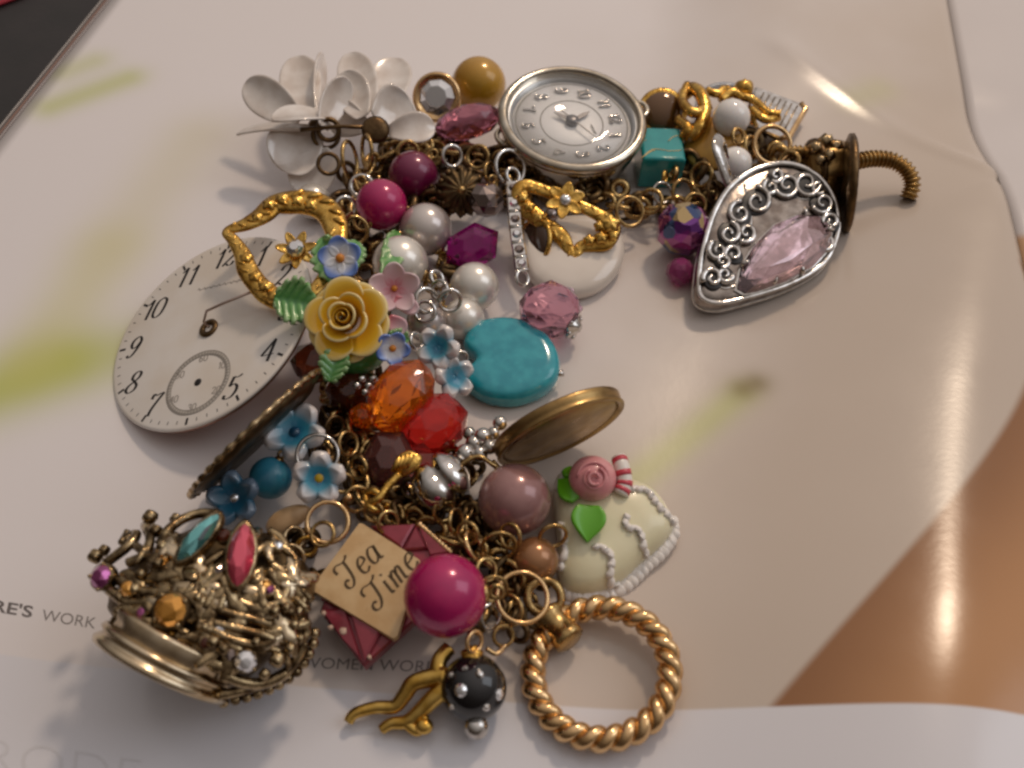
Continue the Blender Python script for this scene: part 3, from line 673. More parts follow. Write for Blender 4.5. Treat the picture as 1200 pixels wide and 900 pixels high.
# ---- white flowers cut from mother of pearl
def shell_flower(label, petals, centre, z):
    c = at(*centre); t = thing('shell_flower_charm', label, 'flower charm', (c.x, c.y, 0), 'white shell flower charms')
    for (b, tp, w_, n, bow) in petals: petal(t, b, tp, w_ * 1.14, n, bow, SHELL, solid=.6)
    m = M(); m.ball(c, (2.2, 2.2, 1.3), 20, 12); obj('flower_centre', m, BRONZE, t)
    return t
fl = shell_flower('white shell flower with spread petals at the far left top of the pile', [
    ((352, 142, 13), (287, 97, 15), 21, (-.3, -.55, .8), .05), ((358, 138, 14), (348, 66, 15), 23, (.15, -.95, .4), .05), ((372, 140, 14), (379, 66, 15), 20, (.95, -.1, .1), .05),
    ((378, 150, 15), (408, 92, 20), 17, (.72, -.3, .55), .10), ((385, 138, 15), (318, 141, 17), 20, (-.3, .1, 1), -.06), ((360, 152, 14), (277, 158, 11), 12, (-.1, .3, .95), -.05),
    ((372, 156, 12), (322, 192, 9), 30, (-.25, -.7, .6), .06), ((392, 180, 9), (345, 222, 4), 24, (.1, -.6, .8), .05)], (372, 146, 13), 13)
jump(fl, 385, 152, 14, 12, (.1, -.8, .6), BRONZE, 3)
fr_ = shell_flower('white shell flower with upright petals between the left shell flower and the clear crystal', [
    ((432, 132, 14), (410, 62, 16), 21, (.2, -.95, .35), .05), ((425, 138, 15), (402, 84, 19), 20, (.2, -.9, .3), .08), ((448, 130, 12), (462, 68, 13), 24, (-.05, -.95, .45), .04),
    ((440, 142, 15), (482, 118, 16), 27, (.1, -.75, .6), .08), ((455, 155, 14), (510, 150, 14), 17, (.1, -.55, .8), -.10), ((430, 148, 13), (386, 132, 12), 20, (0, -.8, .5), .04)], (438, 146, 13), 13)
m = M(); m.tube([at(352, 152, 15), at(400, 148, 15.5), at(452, 150, 15)], [.55, .45, .55], 8); obj('pin', m, BRONZE, fr_)
c = at(440, 152, 15.5); m = M(); m.lathe(axis_frame(c, (.1, -.6, .7)), [(3.0, -.4), (3.2, 0), (2.4, .5), (.8, .7)], 20); obj('washer', m, BRONZE, fr_)
# ---- clear crystal in a gold rim, yellow pearl, pink bead
c = at(512, 114, 9); t = thing('crystal_charm', 'clear round crystal in a gold rim beside the yellow bead', 'crystal charm', (c.x, c.y, 3))
f = axis_frame(c, (-.1, -.75, .6)); r = mm(29, c)
obj('rim', M().lathe(f, [(r * .80, -1.4), (r * .98, -1.2), (r, .2), (r * .95, .8), (r * .84, .9), (r * .8, .4)], 40), GOLDP, t)
obj('crystal', M().lathe(f, [(r * .1, -1.5), (r * .79, -.1), (r * .79, .2), (r * .45, 1.5), (r * .42, 1.52)], 9), CRYST, t, smooth=False)
bead(561, 99, 32, None, YPEARL, 'pearl_bead', 'golden yellow pearl bead next to the wristwatch', holes=[(-.9, .3)])
cut_bead(549, 143, (42, 21, 21), 11, ROSEG, 'glass_bead', 'long pink cut glass bead lying under the yellow bead', 10, (.7, .97), (0, -.3, 1), (10, -2.6), [(-1, .3)])
# ---- wristwatch without strap
f, R = disc_frame((670, 144), (11.8, 35.2), (47, -4), True, 0, 1.0)
f, R = disc_frame((670, 144), (11.8, 35.2), (47, -4), False, 0, 1.0) if f.N.z < 0 else (f, R)
low = min((f.p(R * 1.3 * math.cos(a), R * 1.3 * math.sin(a), -.95 * R)).z for a in [i * .2 for i in range(32)])
d = ray(670, 144); k = (-low + .3) / -d.z; f.O = f.O - d * k
t = thing('wristwatch', 'round silver and gold wristwatch head without strap, lying face up', 'watch', (f.O.x, f.O.y, 0))
obj('case', M().lathe(f, [(.5 * R, -1.0 * R), (1.1 * R, -.98 * R), (1.32 * R, -.86 * R), (1.46 * R, -.6 * R), (1.55 * R, -.28 * R), (1.60 * R, -.04 * R), (1.58 * R, .03 * R), (1.4 * R, -.06 * R)], 72), CASE, t)
obj('bezel', M().lathe(f, [(1.55 * R, .0), (1.64 * R, .05 * R), (1.665 * R, .12 * R), (1.64 * R, .19 * R), (1.57 * R, .245 * R), (1.50 * R, .25 * R), (1.46 * R, .22 * R), (1.44 * R, .10 * R), (1.43 * R, .02 * R)], 96, ring=True), CASE, t)
obj('rehaut', M().lathe(f, [(1.30 * R, -.01 * R), (1.32 * R, .015 * R), (1.425 * R, .14 * R), (1.435 * R, .13 * R), (1.435 * R, -.02 * R)], 72, ring=True), mk('brushed_ring', (.50, .52, .55), .3, .8), t)
dl = obj('dial', M().lathe(f, [(.2 * R, -.05 * R), (1.34 * R, -.05 * R), (1.34 * R, .0), (.3 * R, .0)], 72), DIALS, t)
for rr_, w_ in ((.70, .014), (1.25, .014)): obj('dial_ring', M().lathe(f, [((rr_ - w_) * R, .001 * R), ((rr_ - w_) * R, .006 * R), ((rr_ + w_) * R, .006 * R), ((rr_ + w_) * R, .001 * R)], 72, ring=True), INKG, dl)
for i in range(12):
    a = math.radians(90 - 30 * i); x, y = R * math.cos(a), R * math.sin(a)
    obj('numeral', write(f, str(i or 12), x, y, .27 * R, .0, 0, 0, .035 * R, tube=.026 * R), SILVER, dl)
HAND = mk('grey_watch_hand', (.16, .15, .15), .3, .7)
def hand(tip_px, w0, h, name, tail=.12):
    x, y = f.loc(*tip_px); L = math.hypot(x, y); ux, uy = x / L, y / L; ox, oy = -uy, ux
    q = [(-ux * tail * R - ox * w0, -uy * tail * R - oy * w0), (-ux * tail * R + ox * w0, -uy * tail * R + oy * w0), (x * .7 + ox * w0 * 1.1, y * .7 + oy * w0 * 1.1), (x, y), (x * .7 - ox * w0 * 1.1, y * .7 - oy * w0 * 1.1)]
    obj(name, M().slab(f, ccw(q), [(1, h), (1, h + .02 * R)]), HAND, t, smooth=False)
hand((691, 133), .05 * R, .05 * R, 'hour_hand'); hand((648, 135), .04 * R, .08 * R, 'minute_hand'); hand((698, 166), .012 * R, .11 * R, 'second_hand', .38)
obj('hand_hub', M().lathe(f, [(.14 * R, .0), (.14 * R, .12 * R), (.08 * R, .15 * R)], 20), HAND, t)
st, wd = glyphs('111'); m = M(); lx, ly = f.loc(692, 146); ux, uy = f.loc(697, 155)
for i in range(7): q = i / 6; m.tube([f.p(lx + (ux - lx) * q + .18 * R * (math.sin(i * 2.1)) * .15, ly + (uy - ly) * q, .01 * R), f.p(lx + (ux - lx) * q + .07 * R, ly + (uy - ly) * q + .03 * R * math.cos(i * 3), .01 * R)], .01 * R, 4)
obj('dial_signature', m, INKG, dl)
obj('crystal', M().lathe(f, [(1.44 * R, .17 * R), (1.44 * R, .215 * R), (.9 * R, .235 * R), (.1 * R, .24 * R)] if False else [(.1 * R, .185 * R), (1.43 * R, .17 * R), (1.44 * R, .205 * R), (.8 * R, .225 * R), (.1 * R, .23 * R)], 72), CLEAR, t)
for a0 in (f.p(*f.loc(750, 126), -.05 * R), f.p(*f.loc(592, 158), -.05 * R)):
    obj('lug', torus(a0, (.2, -.3, .9), 2.0, .6, 20, 8), CASE, t)
q = f.p(*f.loc(645, 88), -.02 * R); dn = (q - f.O).normalized(); obj('winding_crown', M().lathe(axis_frame(q, dn), [(1.0, -.8), (1.2, -.4), (1.2, .6), (.9, .9)], 18, lambda a, r: 1 + .04 * math.sin(a * 9)), CASE, t)
# ---- turquoise cube
f = plane(776, 168, 9.5, (.05, -.05, 1), (10, .3)); t = thing('cube_bead', 'turquoise cube bead with gold veins right of the wristwatch', 'bead', (f.O.x, f.O.y, 2))
a, b = f.loc(751, 172), f.loc(801, 172); sz = b[0] - a[0]; tp = f.loc(776, 149)[1]; bt = f.loc(776, 186)[1]
f2 = Frame(f.p(0, (tp + bt) / 2, 0), f.X, f.Y, f.N)
obj('cube', M().box(f2, 0, 0, -sz * .45, sz, tp - bt, sz * .9, .45), TURQ2, t, auto=30, bevel=.25)
for pts in ([(751, 186), (763, 176), (772, 175), (785, 177), (799, 176)], [(753, 184), (762, 178), (768, 176)], [(783, 166), (788, 161), (794, 159)], [(752, 166), (757, 164)]):
    obj('vein', M().tube([f2.px(u, v, .02) for u, v in crom(pts, 4)], .13, 5), VEIN, t)
obj('wire_loop', torus(at(779, 208, 7.5), (.9, -.3, .2), 1.3, .4), GOLD, t); obj('wire_loop', torus(at(776, 226, 7), (.3, -.6, .6), 2.3, .35), SILVER, t)
# ---- aurora bead and its small end bead
t = cut_bead(801, 268, (33, 33, 34), 7.2, AURORA, 'glass_bead', 'purple iridescent cut glass bead left of the silver pendant', 9, (.66, .97), (0, -.4, 1), twist=False)
m = M(); c = at(797, 318, 3); m.gem(c, mm(17, c), 7, (.7, .97)); obj('end_bead', m, mk('pink_end_glass', (.55, .10, .30), .05, 0, .6, 1.5), t, smooth=False)
# ---- gold knot cluster behind the turquoise cube
c = at(776, 132, 8); t = thing('gold_cabochon_charm', 'brown gold oval cabochon behind the turquoise cube', 'charm', (c.x, c.y, 3)); f = axis_frame(c, (0, -.6, .8)); r = mm(29, c)
obj('rim', M().lathe(f, [(r * .8, -1.5), (r, -1), (r, .6), (r * .88, .8)], 36), GOLD, t); obj('cabochon', M().ball(c, (r * .88, r * .88, 2.2), 28, 14, f), mk('brown_cabochon', (.13, .06, .018), .12, .3, coat=.6), t)
t = thing('gold_knot_charm', 'twisted gold knot charm standing behind the turquoise cube and white beads', 'charm', at(815, 135, 3))
for pts, r in (([(800, 112, 11), (812, 104, 12), (822, 112, 13), (826, 130, 12), (820, 148, 11), (808, 160, 9)], 8), ([(806, 100, 12), (800, 118, 12), (812, 132, 13), (830, 126, 12)], 6), ([(795, 140, 10), (806, 150, 11), (800, 162, 9)], 6), ([(828, 106, 11), (840, 110, 11), (848, 104, 11)], 5)):
    wire(t, pts, r, GOLD, 'strand', 9)
t = thing('gold_bow_charm', 'small gold twisted bow charm between the upper white bead and the engraved tag', 'charm', at(872, 110, 4))
m = M(); c = at(872, 104, 10); m.ball(c, mm(11, c), 16, 10, fn=lambda a, b: 1 + .12 * math.sin(5 * b) * math.sin(a)); obj('knob', m, GOLD, t)
for pts, r in (([(850, 104, 10), (866, 112, 10), (884, 118, 10), (900, 132, 10), (914, 134, 10)], 5), ([(845, 118, 10), (858, 108, 11), (870, 116, 10)], 6), ([(880, 128, 10), (896, 140, 10), (912, 138, 9)], 5)): wire(t, pts, r, GOLD, 'strand', 9)
for (u, v, r, z, lab) in ((857, 138, 22, 13, 'upper white glass bead among the gold findings'), (861, 192, 20, 10.5, 'lower white glass bead above the silver pendant')):
    bead(u, v, r, z, WHITEG, 'glass_bead', lab, group='white glass beads', holes=[(.1, 1)])
f = plane(838, 168, 8.5, (-.3, -.35, .9)); c = f.O; t = obj('amber_disc', M().lathe(f, [(mm(34, c), -.6), (mm(37, c), 0), (mm(34, c), .6), (1, .9)], 36), AMBERD, None, label='amber coloured flat disc half hidden behind the white glass beads', cat='disc')
f = axis_frame(at(852, 128, 5), (0, -.3, .95)); obj('glass_ring', M().lathe(f, [(mm(33, f.O), -.5), (mm(38, f.O), -.5), (mm(38, f.O), .5), (mm(33, f.O), .6)], 40, ring=True), RIM, None, label='pale bluish glass ring edge peeking out behind the white beads', cat='ring')
f = plane(912, 136, 5.5, (.25, -.2, .95), (20, 8)); t = thing('engraved_tag', 'silver gold engraved rectangular tag sticking out of the pile on the far right', 'tag', (f.O.x, f.O.y, 2))
o = ccw([f.loc(*q) for q in ((884, 104), (936, 123), (942, 131), (922, 164), (914, 165), (868, 146))])
obj('plate', M().slab(f, o, [(.96, -1.3), (1, -1), (1, .6), (.95, 1)]), SILVER, t, auto=40)
for i in range(7):
    a = (893 + i * 6.5, 112 + i * 2.6); obj('engraving', M().tube([f.px(a[0], a[1], 1.02), f.px(a[0] - 5, a[1] + 9, 1.05), f.px(a[0] - 14, a[1] + 26, 1.02)], .22, 5), ANTQ, t)
obj('rim', M().tube([f.px(u, v, 1.0) for u, v in ((936, 124), (942, 131), (922, 164), (914, 165))], .7, 8), GOLDP, t)
# ---- bead cap with the coiled hook
c = at(966, 200, 8); ax = V((.96, .12, -.05)).normalized(); f = axis_frame(c, ax); t = thing('coil_hook_charm', 'brass barrel charm with a dark round plate and a coiled hook at the right end', 'charm', (c.x, c.y, 0))
obj('barrel', M().lathe(f, [(3.2, -5.2), (5.2, -4.6), (6.4, -3), (6.9, 0), (6.6, 3), (6.2, 4.6)], 36, lambda a, r: 1 + .05 * math.sin(8 * a)), BRASS, t)
obj('collar', M().lathe(f, [(6.0, -3.6), (7.3, -3.2), (7.5, -2.4), (6.4, -2.0)], 36), BRONZE, t)
f3 = axis_frame(at(994, 216, 9.6), (.97, -.16, .12)); obj('end_plate', M().lathe(f3, [(2, -1.4), (9.6, -1.1), (11.1, -.5), (11.1, .5), (10.4, .9), (8, .7), (7.6, .3), (3, .3)], 56, lambda a, r: 1 + (.012 * math.sin(26 * a) if r > 10 else 0)), BRONZE, t)
for (u, v, z, r) in ((968, 166, 15, 9), (980, 172, 14.5, 8), (956, 174, 14.5, 8), (972, 182, 15, 7), (962, 188, 14.5, 6)):
    m = M(); q = at(u, v, z); m.ball(q, mm(r, q), 16, 10, fn=lambda a, b: 1 + .15 * math.sin(4 * b) * math.sin(3 * a)); obj('ornament', m, ANTQ, t)
P = [at(*p) for p in crom([(1000, 190, 12), (1022, 186, 12), (1044, 188, 11.5), (1060, 197, 10.5), (1068, 210, 9), (1068, 222, 7.4), (1064, 232, 6)], 50)]
m = M(); L = 0; rad = []; pl_ = P[0]
for q in P: L += (q - pl_).length; pl_ = q; rad.append(1.72 + .30 * math.sin(L * 2 * math.pi / 1.05))
m.tube(P, rad, 14); obj('coil', m, BRASS, t)
P = [at(*p) for p in crom([(926, 178, 11), (940, 178, 12), (952, 182, 12)], 40)]; L = 0; rad = []; pl_ = P[0]
for q in P: L += (q - pl_).length; pl_ = q; rad.append(1.3 + .28 * math.sin(L * 2 * math.pi / 1.0))
m = M(); m.tube(P, rad, 12); obj('coil', m, BRASS, t)
# ---- silver filigree pendant with the pear-cut stone
f = plane(900, 268, 9.2, (.10, -.30, .95)); t = thing('filigree_pendant', 'silver teardrop pendant with open scrollwork and a large pale pink pear cut stone', 'pendant', (f.O.x, f.O.y, 0))
po = [(820, 347), (819, 315), (826, 280), (838, 245), (857, 216), (886, 197), (920, 190), (952, 200), (975, 224), (984, 256), (978, 288), (962, 312), (926, 333), (880, 348), (842, 356)]
out = trace(f, po, 6)
obj('backing', M().slab(f, out, [(.80, -3.6), (.93, -3.2), (.99, -1.2), (.96, -.25), (.88, .05), (.6, .3), (.2, .35)]), SILVERM, t)
def ring_at(k, h, n=1):
    cx = sum(p[0] for p in out) / len(out); cy = sum(p[1] for p in out) / len(out)
    return [f.p(cx + (x - cx) * k, cy + (y - cy) * k, h) for x, y in out]
obj('frame', M().tube(ring_at(.985, .0), .5, 10, True, (.8, 1.2)), SILVER, t); w0, w1, w2 = ring_at(1.0, .1), ring_at(1.035, -1.2), ring_at(1.03, -1.9); obj('wall', M().loft([w0, w1, w2], False, False), SILVERM, t); obj('frame', M().tube(ring_at(1.0, -3.0), .6, 8, True), SILVER, t)
N_ = len(out)
for i in range(0, N_, 4):
    a = ring_at(.99, 0)[i]; b = ring_at(1.0, -3.0)[(i + 2) % N_]; obj('side_bar', M().tube([a, (a + b) / 2 + f.N * .2, b], .38, 6), SILVER, t)
for (u, v, r, a0, tn) in ((944, 217, 15, 2.2, -1.35), (921, 219, 14, .6, 1.35), (886, 238, 15, .2, -1.3), (866, 252, 13, 3.0, 1.3), (853, 276, 12, .4, -1.3), (840, 296, 11, 2.4, 1.3), (834, 328, 11, 4.6, -1.3), (848, 324, 9, 1.6, -1.25), (963, 240, 12, 1.0, 1.3), (972, 262, 10, 4.2, -1.3), (966, 286, 10, 1.2, 1.3), (902, 222, 9, 3.0, 1.2), (873, 275, 11, 1.0, 1.2), (858, 300, 10, 3.6, -1.2), (908, 208, 8, 1.0, 1.2), (958, 222, 8, 2.0, -1.2), (845, 308, 8, .5, 1.2)):
    q = f.px(u, v, .5); kk = mm(r * 1.22, q); fo = Frame(q, f.X, f.Y, f.N); obj('opening_shade', M().lathe(fo, [(kk, -.9), (kk, .02), (kk * .9, .12), (kk * .2, .14)], 24, lambda a, r_: 1 + .10 * math.sin(2 * a + u)), INKSHADE, t)  # raised black discs on the plate stand in for shade inside the openwork
    P = [f.px(x, y, .8) for x, y in spiral_px(u, v, r * 1.12, a0, tn)]; obj('scroll', M().tube(P, [.36 + .34 * i / len(P) for i in range(len(P))], 8), SILVER, t)
for pts in ([(935, 205), (958, 226), (976, 240)], [(905, 206), (932, 232), (955, 232)], [(872, 216), (880, 262), (862, 285)], [(846, 262), (866, 290), (846, 312)], [(826, 316), (846, 338), (868, 332)], [(856, 240), (868, 268)], [(978, 262), (958, 300)]):
    obj('scroll', M().tube([f.px(u, v, .1) for u, v in crom(pts, 5)], .34, 7), SILVER, t)
po2 = [(862, 340), (866, 318), (882, 290), (906, 266), (934, 254), (960, 256), (973, 272), (970, 294), (952, 314), (920, 332), (886, 344)]
g = ccw([f.loc(*q) for q in po2] + [f.loc(872, 346)])
obj('setting', M().slab(f, g, [(.8, -1.2), (1.03, -.6), (1.04, .5), (.99, .7)]), SILVER, t, auto=40)
obj('pear_stone', M().stone(f, g, .9, 3.4, .5, 3.0), LILAC, t, smooth=False)
for (u, v) in ((942, 250), (972, 272), (905, 334), (868, 314), (938, 322)): obj('prong', M().tube([f.px(u, v, -.5), f.px(u, v, 1.6), f.px(u + (915 - u) * .12, v + (292 - v) * .12, 2.3)], [.6, .55, .35], 8), SILVER, t)
P = [at(*p) for p in crom([(860, 226, 10.5), (849, 198, 15), (841, 172, 18.5), (846, 163, 17.5), (851, 182, 13), (862, 215, 8)], 6)]
obj('bail', M().tube(P, 1.1, 10, False, (.5, 1.5)), SILVER, t)
# ---- white drop, gold heart over it
f = plane(675, 302, 3.6, (.05, -.18, 1)); o = trace(f, [(606, 300), (612, 272), (640, 258), (690, 254), (722, 266), (732, 290), (726, 316), (706, 338), (680, 348), (650, 346), (622, 328)], 5)
t = thing('white_drop_charm', 'large glossy white enamel drop under the right gold heart', 'charm', (f.O.x, f.O.y, 0)); obj('drop', M().slab(f, o, [(.7, -2.6), (.9, -2.2), (.99, -1), (1, 0), (.97, 1), (.88, 1.8), (.7, 2.3), (.4, 2.6), (.1, 2.7)]), WENAM, t); jump(t, 622, 262, 6, 10, (.3, -.6, .7), CHAIN, 2.5)
def gold_heart(label, f, pxs, radii, lumps, closed=True):
    t = thing('gold_heart_charm', label, 'heart charm', (f.O.x, f.O.y, 0), 'open gold heart charms')
    P = [f.px(u, v, 0) for u, v in crom(pxs, 6, True)]; n = len(P); m_ = len(pxs)
    r = [mm(radii[int(i / 6) % m_] * (1 - (i % 6) / 6) + radii[(int(i / 6) + 1) % m_] * ((i % 6) / 6), P[i]) * 1.2 for i in range(n)]
    m = M(); m.tube(P, r, 14, True, (.5, 1.05)); obj('heart_frame', m, GOLD, t); L = 0
    for i in range(1, n):
        L += (P[i] - P[i - 1]).length
        if L > r[i] * .95:
            L = 0; T = (P[i] - P[i - 1]).normalized(); sd = 1 if (i // 2) % 2 else -1; D = (T + f.N.cross(T) * sd * .8).normalized(); fo = Frame(P[i], D, f.N.cross(D), f.N)
            m = M(); m.ball(P[i] + f.N * r[i] * .42 + f.N.cross(T) * sd * r[i] * .34, (r[i] * .62, r[i] * .24, r[i] * .26), 12, 8, fo); obj('embossed_leaf', m, GOLD, t)
    for (u, v, rp, h) in lumps:
        c = f.px(u, v, h); m = M(); m.ball(c, (mm(rp, c), mm(rp, c), mm(rp, c) * .7), 18, 12, f, lambda a, b: 1 + .16 * math.sin(5 * b) * math.sin(a)); obj('ornament', m, GOLD, t)
    return t
f = plane(662, 258, 9.5, (.0, -.45, .85))
t = gold_heart('open gold heart charm with embossed blossoms lying on the white drop', f, [(609, 224), (612, 240), (626, 252), (645, 267), (660, 280), (672, 303), (680, 290), (694, 287), (710, 284), (718, 268), (708, 256), (690, 246), (664, 234), (634, 222), (617, 218)], [8, 9, 8.5, 8, 7.5, 4, 6, 7, 8, 8, 7, 6, 6, 6, 7],
               [(612, 234, 7, 1.2), (619, 245, 8, 1.2), (630, 256, 7, 1.2), (641, 264, 6, 1.0), (714, 266, 12, 1.4), (704, 281, 8, 1.4), (690, 284, 7, 1.3), (702, 268, 7, 1.4), (718, 278, 7, 1.3)])
c = f.px(662, 238, 1.2); flower(t, c, f.N, mm(24, c), GOLD, 6, .3, .30, .1, CRYST, .3, .4)
m = M(); c = f.px(646, 253, .4); m.gem(c, mm(9, c), 7, (.7, .97)); obj('stone', m, HEMAT, t, smooth=False)
c = at(626, 284, 5.5); f = axis_frame(c, (-.75, -.35, .55)); t = thing('amber_stone_charm', 'dark oval stone in an amber gold rim beneath the right gold heart', 'charm', (c.x, c.y, 2)); r = mm(27, c)
obj('rim', torus(c, f.N, r, .55, 36, 8), GOLD, t); obj('stone', M().ball(c, (r * .95, r * .95, 1.6), 24, 12, f), mk('smoky_stone', (.10, .055, .035), .08, 0, .3, 1.5), t)
# ---- rhinestone strip and pink faceted bead
t = thing('rhinestone_strip', 'short silver strip of set rhinestones hanging down to the pink faceted bead', 'strip', at(606, 270, 3))
pts = [(601, 214, 12), (602, 232, 11.5), (603, 250, 10.5), (604.5, 268, 9.5), (607, 286, 8.5), (610, 303, 7.5)]
for i, (p, q) in enumerate(zip(pts, pts[1:] + [(612, 318, 6.5)])):
    A = at(*p); B = at(*q); d = (B - A).normalized(); N = (V((0, -.35, .95)) - d * V((0, -.35, .95)).dot(d)).normalized(); f = Frame((A + B) / 2, d, N.cross(d), N); L = (B - A).length
    k = obj('setting', M().box(f, 0, 0, 0, L * .94, 3.0, 1.8, .3), SILVER, t, auto=30); obj('rhinestone', M().lathe(Frame(f.p(0, 0, .8), f.X, f.Y, f.N), [(1.05, -.2), (1.05, .2), (.6, .7)], 8), CRYST if i % 2 else HEMAT, k, smooth=False)
    obj('bar', M().tube([f.p(L * .47, -1.4, .6), f.p(L * .47, 1.4, .6)], .3, 6), SILVER, t)
jump(t, 612, 326, 6.5, 9, (.6, -.4, .6), SILVER, 2.2); jump(t, 601, 206, 12, 9, (.5, -.4, .6), SILVER, 2.2)
t = cut_bead(645, 364, (39, 36, 36), 6.4, PINKG, 'glass_bead', 'pink faceted glass bead with a silver cap beside the turquoise heart', 8, (.70, .96), (.3, -.5, .8))
c = at(672, 382, 5.2); f = axis_frame(c, (.8, -.5, .15)); k = obj('bead_cap', M().lathe(f, [(2.0, -.6), (2.8, -.2), (2.6, .4), (1.2, 1.0), (.7, 1.6)], 24, lambda a, r: 1 + .12 * math.sin(6 * a)), SILVER, t)
for i in range(6):
    a = i * math.pi / 3; q = f.p(2.3 * math.cos(a), 2.3 * math.sin(a), .3); obj('cap_bead', M().ball(q, .55, 10, 6), SILVER, k)
# ---- small beads in the middle of the pile
bead(447, 240, 30, 12, MAGENTA, 'pearl_bead', 'bright magenta pearl bead hanging below the right shell flower', holes=[(-.6, -.7)])
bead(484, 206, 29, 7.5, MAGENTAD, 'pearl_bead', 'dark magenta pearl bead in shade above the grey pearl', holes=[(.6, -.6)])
c = at(540, 224, 8); f = axis_frame(c, (.1, -.7, .65)); t = thing('rosette_bead', 'dark bronze fluted rosette bead beside the hematite crystal', 'bead', (c.x, c.y, 3))
obj('bead', M().ball(c, (5.6, 5.6, 3.6), 56, 18, f, lambda a, b: 1 + .10 * math.sin(14 * b) * math.sin(a)), DARKG, t)
obj('boss', M().ball(f.p(0, 0, 3.5), 1.0, 14, 8), BRASS, t)
for i in range(12): a = i * math.pi / 6; obj('bud', M().ball(f.p(4.9 * math.cos(a), 4.9 * math.sin(a), 1.6), .75, 10, 6), BRONZE, t)
cut_bead(570, 234, (22, 21, 22), 10, HEMAT, 'glass_bead', 'metallic grey hematite crystal bead at the top of the rhinestone strip', 6, (.75, .98), (-.2, -.8, .6), holes=[(.3, -1)])
for (u, v, r, z, mt, lab, h) in ((499, 269, 31, 8.5, PEARLG, 'greyish pearl bead below the dark magenta bead', [(.5, .8)]), (469, 309, 33, 9.5, PEARL, 'large cream pearl bead behind the pink porcelain blossom', [(.8, .4)]), (556, 336, 29, 6.5, PEARL, 'cream pearl bead touching the magenta cut glass bead', [(-.9, .1)]),
                                 (543, 374, 25, 5.0, PEARL, 'small cream pearl bead resting on the top of the turquoise heart', [(-.8, -.4)]), (500, 378, 24, 6.5, PEARLG, 'small dull pearl bead between the blue blossom and silver rings', [(.5, -.7)]), (367, 236, 21, 4.5, PEARL, 'small white pearl half hidden above the left gold heart', None)):
    bead(u, v, r, z, mt, 'pearl_bead', lab, group='pearl beads', holes=h)
cut_bead(553, 291, (37, 28, 28), 6.5, PURPG, 'glass_bead', 'magenta cut glass bead between the pearls and the rhinestone strip', 6, (.72, .98), (.1, -.6, .8), (10, -6), twist=False)
# ---- turquoise heart
f = plane(597, 426, 3.3, (-.03, -.12, 1)); o = trace(f, [(543, 402), (552, 386), (572, 377), (600, 376), (628, 384), (647, 402), (656, 424), (653, 446), (634, 463), (604, 473), (574, 471), (553, 461), (541, 448), (541, 440), (552, 432), (556, 424), (546, 412)], 5)
t = thing('turquoise_heart_charm', 'polished turquoise stone heart lying flat on the page', 'heart charm', (f.O.x, f.O.y, 0)); cc = f.loc(600, 426)
obj('heart', M().slab(f, o, [(.80, -2.7), (.92, -2.4), (.985, -1.5), (1, 0), (.985, 1.0), (.94, 1.9), (.86, 2.45), (.7, 2.65), (.4, 2.7), (.1, 2.72)], cc), TURQ, t)
obj('end_pin', M().tube([f.px(652, 440, .3), f.px(660, 438, .3)], [.5, .7], 8), SILVER, t); jump(t, 541, 420, 5, 8, (.4, -.6, .6), SILVER, 2)
# ---- pocket watch dial
f, R = disc_frame((245, 385), (92, -23), (20, -83), True, .4, 1.27)
t = thing('pocket_watch_dial', 'white enamel pocket watch dial with black italic numerals propped against the pile', 'watch dial', (f.O.x, f.O.y, 0)); RO = 1.265 * R
obj('back_plate', M().lathe(f, [(RO * .2, -1.35), (RO * .985, -1.35), (RO * .99, -.75), (RO * .2, -.75)], 96), COPPER, t)
pl_ = obj('dial_face', M().lathe(f, [(RO * .3, -.75), (RO * .995, -.72), (RO, -.35), (RO * .992, -.1), (RO * .97, 0), (RO * .3, 0)], 128), DIALW, t)
for i in [1, 2, 3, 4, 5, 7, 8, 9, 10, 11, 12]:
    a = math.radians(90 - 30 * i); obj('numeral', write(f, str(i), R * math.cos(a), R * math.sin(a), .27 * R, .24, .15, .034, .03), INKSHADE, pl_)
for i in range(60):
    a = math.radians(6 * i); big = i % 5 == 0; x, y = 1.175 * R * math.cos(a), 1.175 * R * math.sin(a); L = .035 * R if big else .018 * R; m = M()
    m.ribbon(f, [(x * (1 - L / R), y * (1 - L / R)), (x * (1 + L / R), y * (1 + L / R))], lambda dx, dy: (.030 if big else .010) * R, .03); obj('minute_mark', m, INKSHADE, pl_)
sx0, sy0 = f.loc(232, 448); fs_ = Frame(f.p(sx0, sy0, 0), f.X, f.Y, f.N); sr = .395 * R
sd = obj('subdial', M().lathe(fs_, [(sr * .86, -.1), (sr * .86, .02), (sr, .02), (sr, -.1)], 64), mk('subdial_track', (.50, .46, .41), .4), pl_)
for k in (.86, 1.0): obj('track_line', M().lathe(fs_, [(sr * (k - .012), -.02), (sr * (k - .012), .04), (sr * (k + .012), .04), (sr * (k + .012), -.02)], 64), INKG, sd)
for i in range(60): 
    a = math.radians(6 * i); m = M(); m.ribbon(fs_, [(sr * .87 * math.cos(a), sr * .87 * math.sin(a)), (sr * .99 * math.cos(a), sr * .99 * math.sin(a))], lambda dx, dy: .012 * R, .045)
    obj('second_mark', m, INKG, sd)
for i, s_ in enumerate(('60', '10', '20', '30', '40', '50')):
    a = math.radians(90 - 60 * i); obj('numeral', write(fs_, s_, sr * .78 * math.cos(a), sr * .78 * math.sin(a), .085 * R, 0, .14, .08, .05), INKG, sd)
obj('subdial_hole', M().lathe(fs_, [(.045 * R, -.2), (.045 * R, .06), (.02 * R, .06)], 16), INKSHADE, sd)
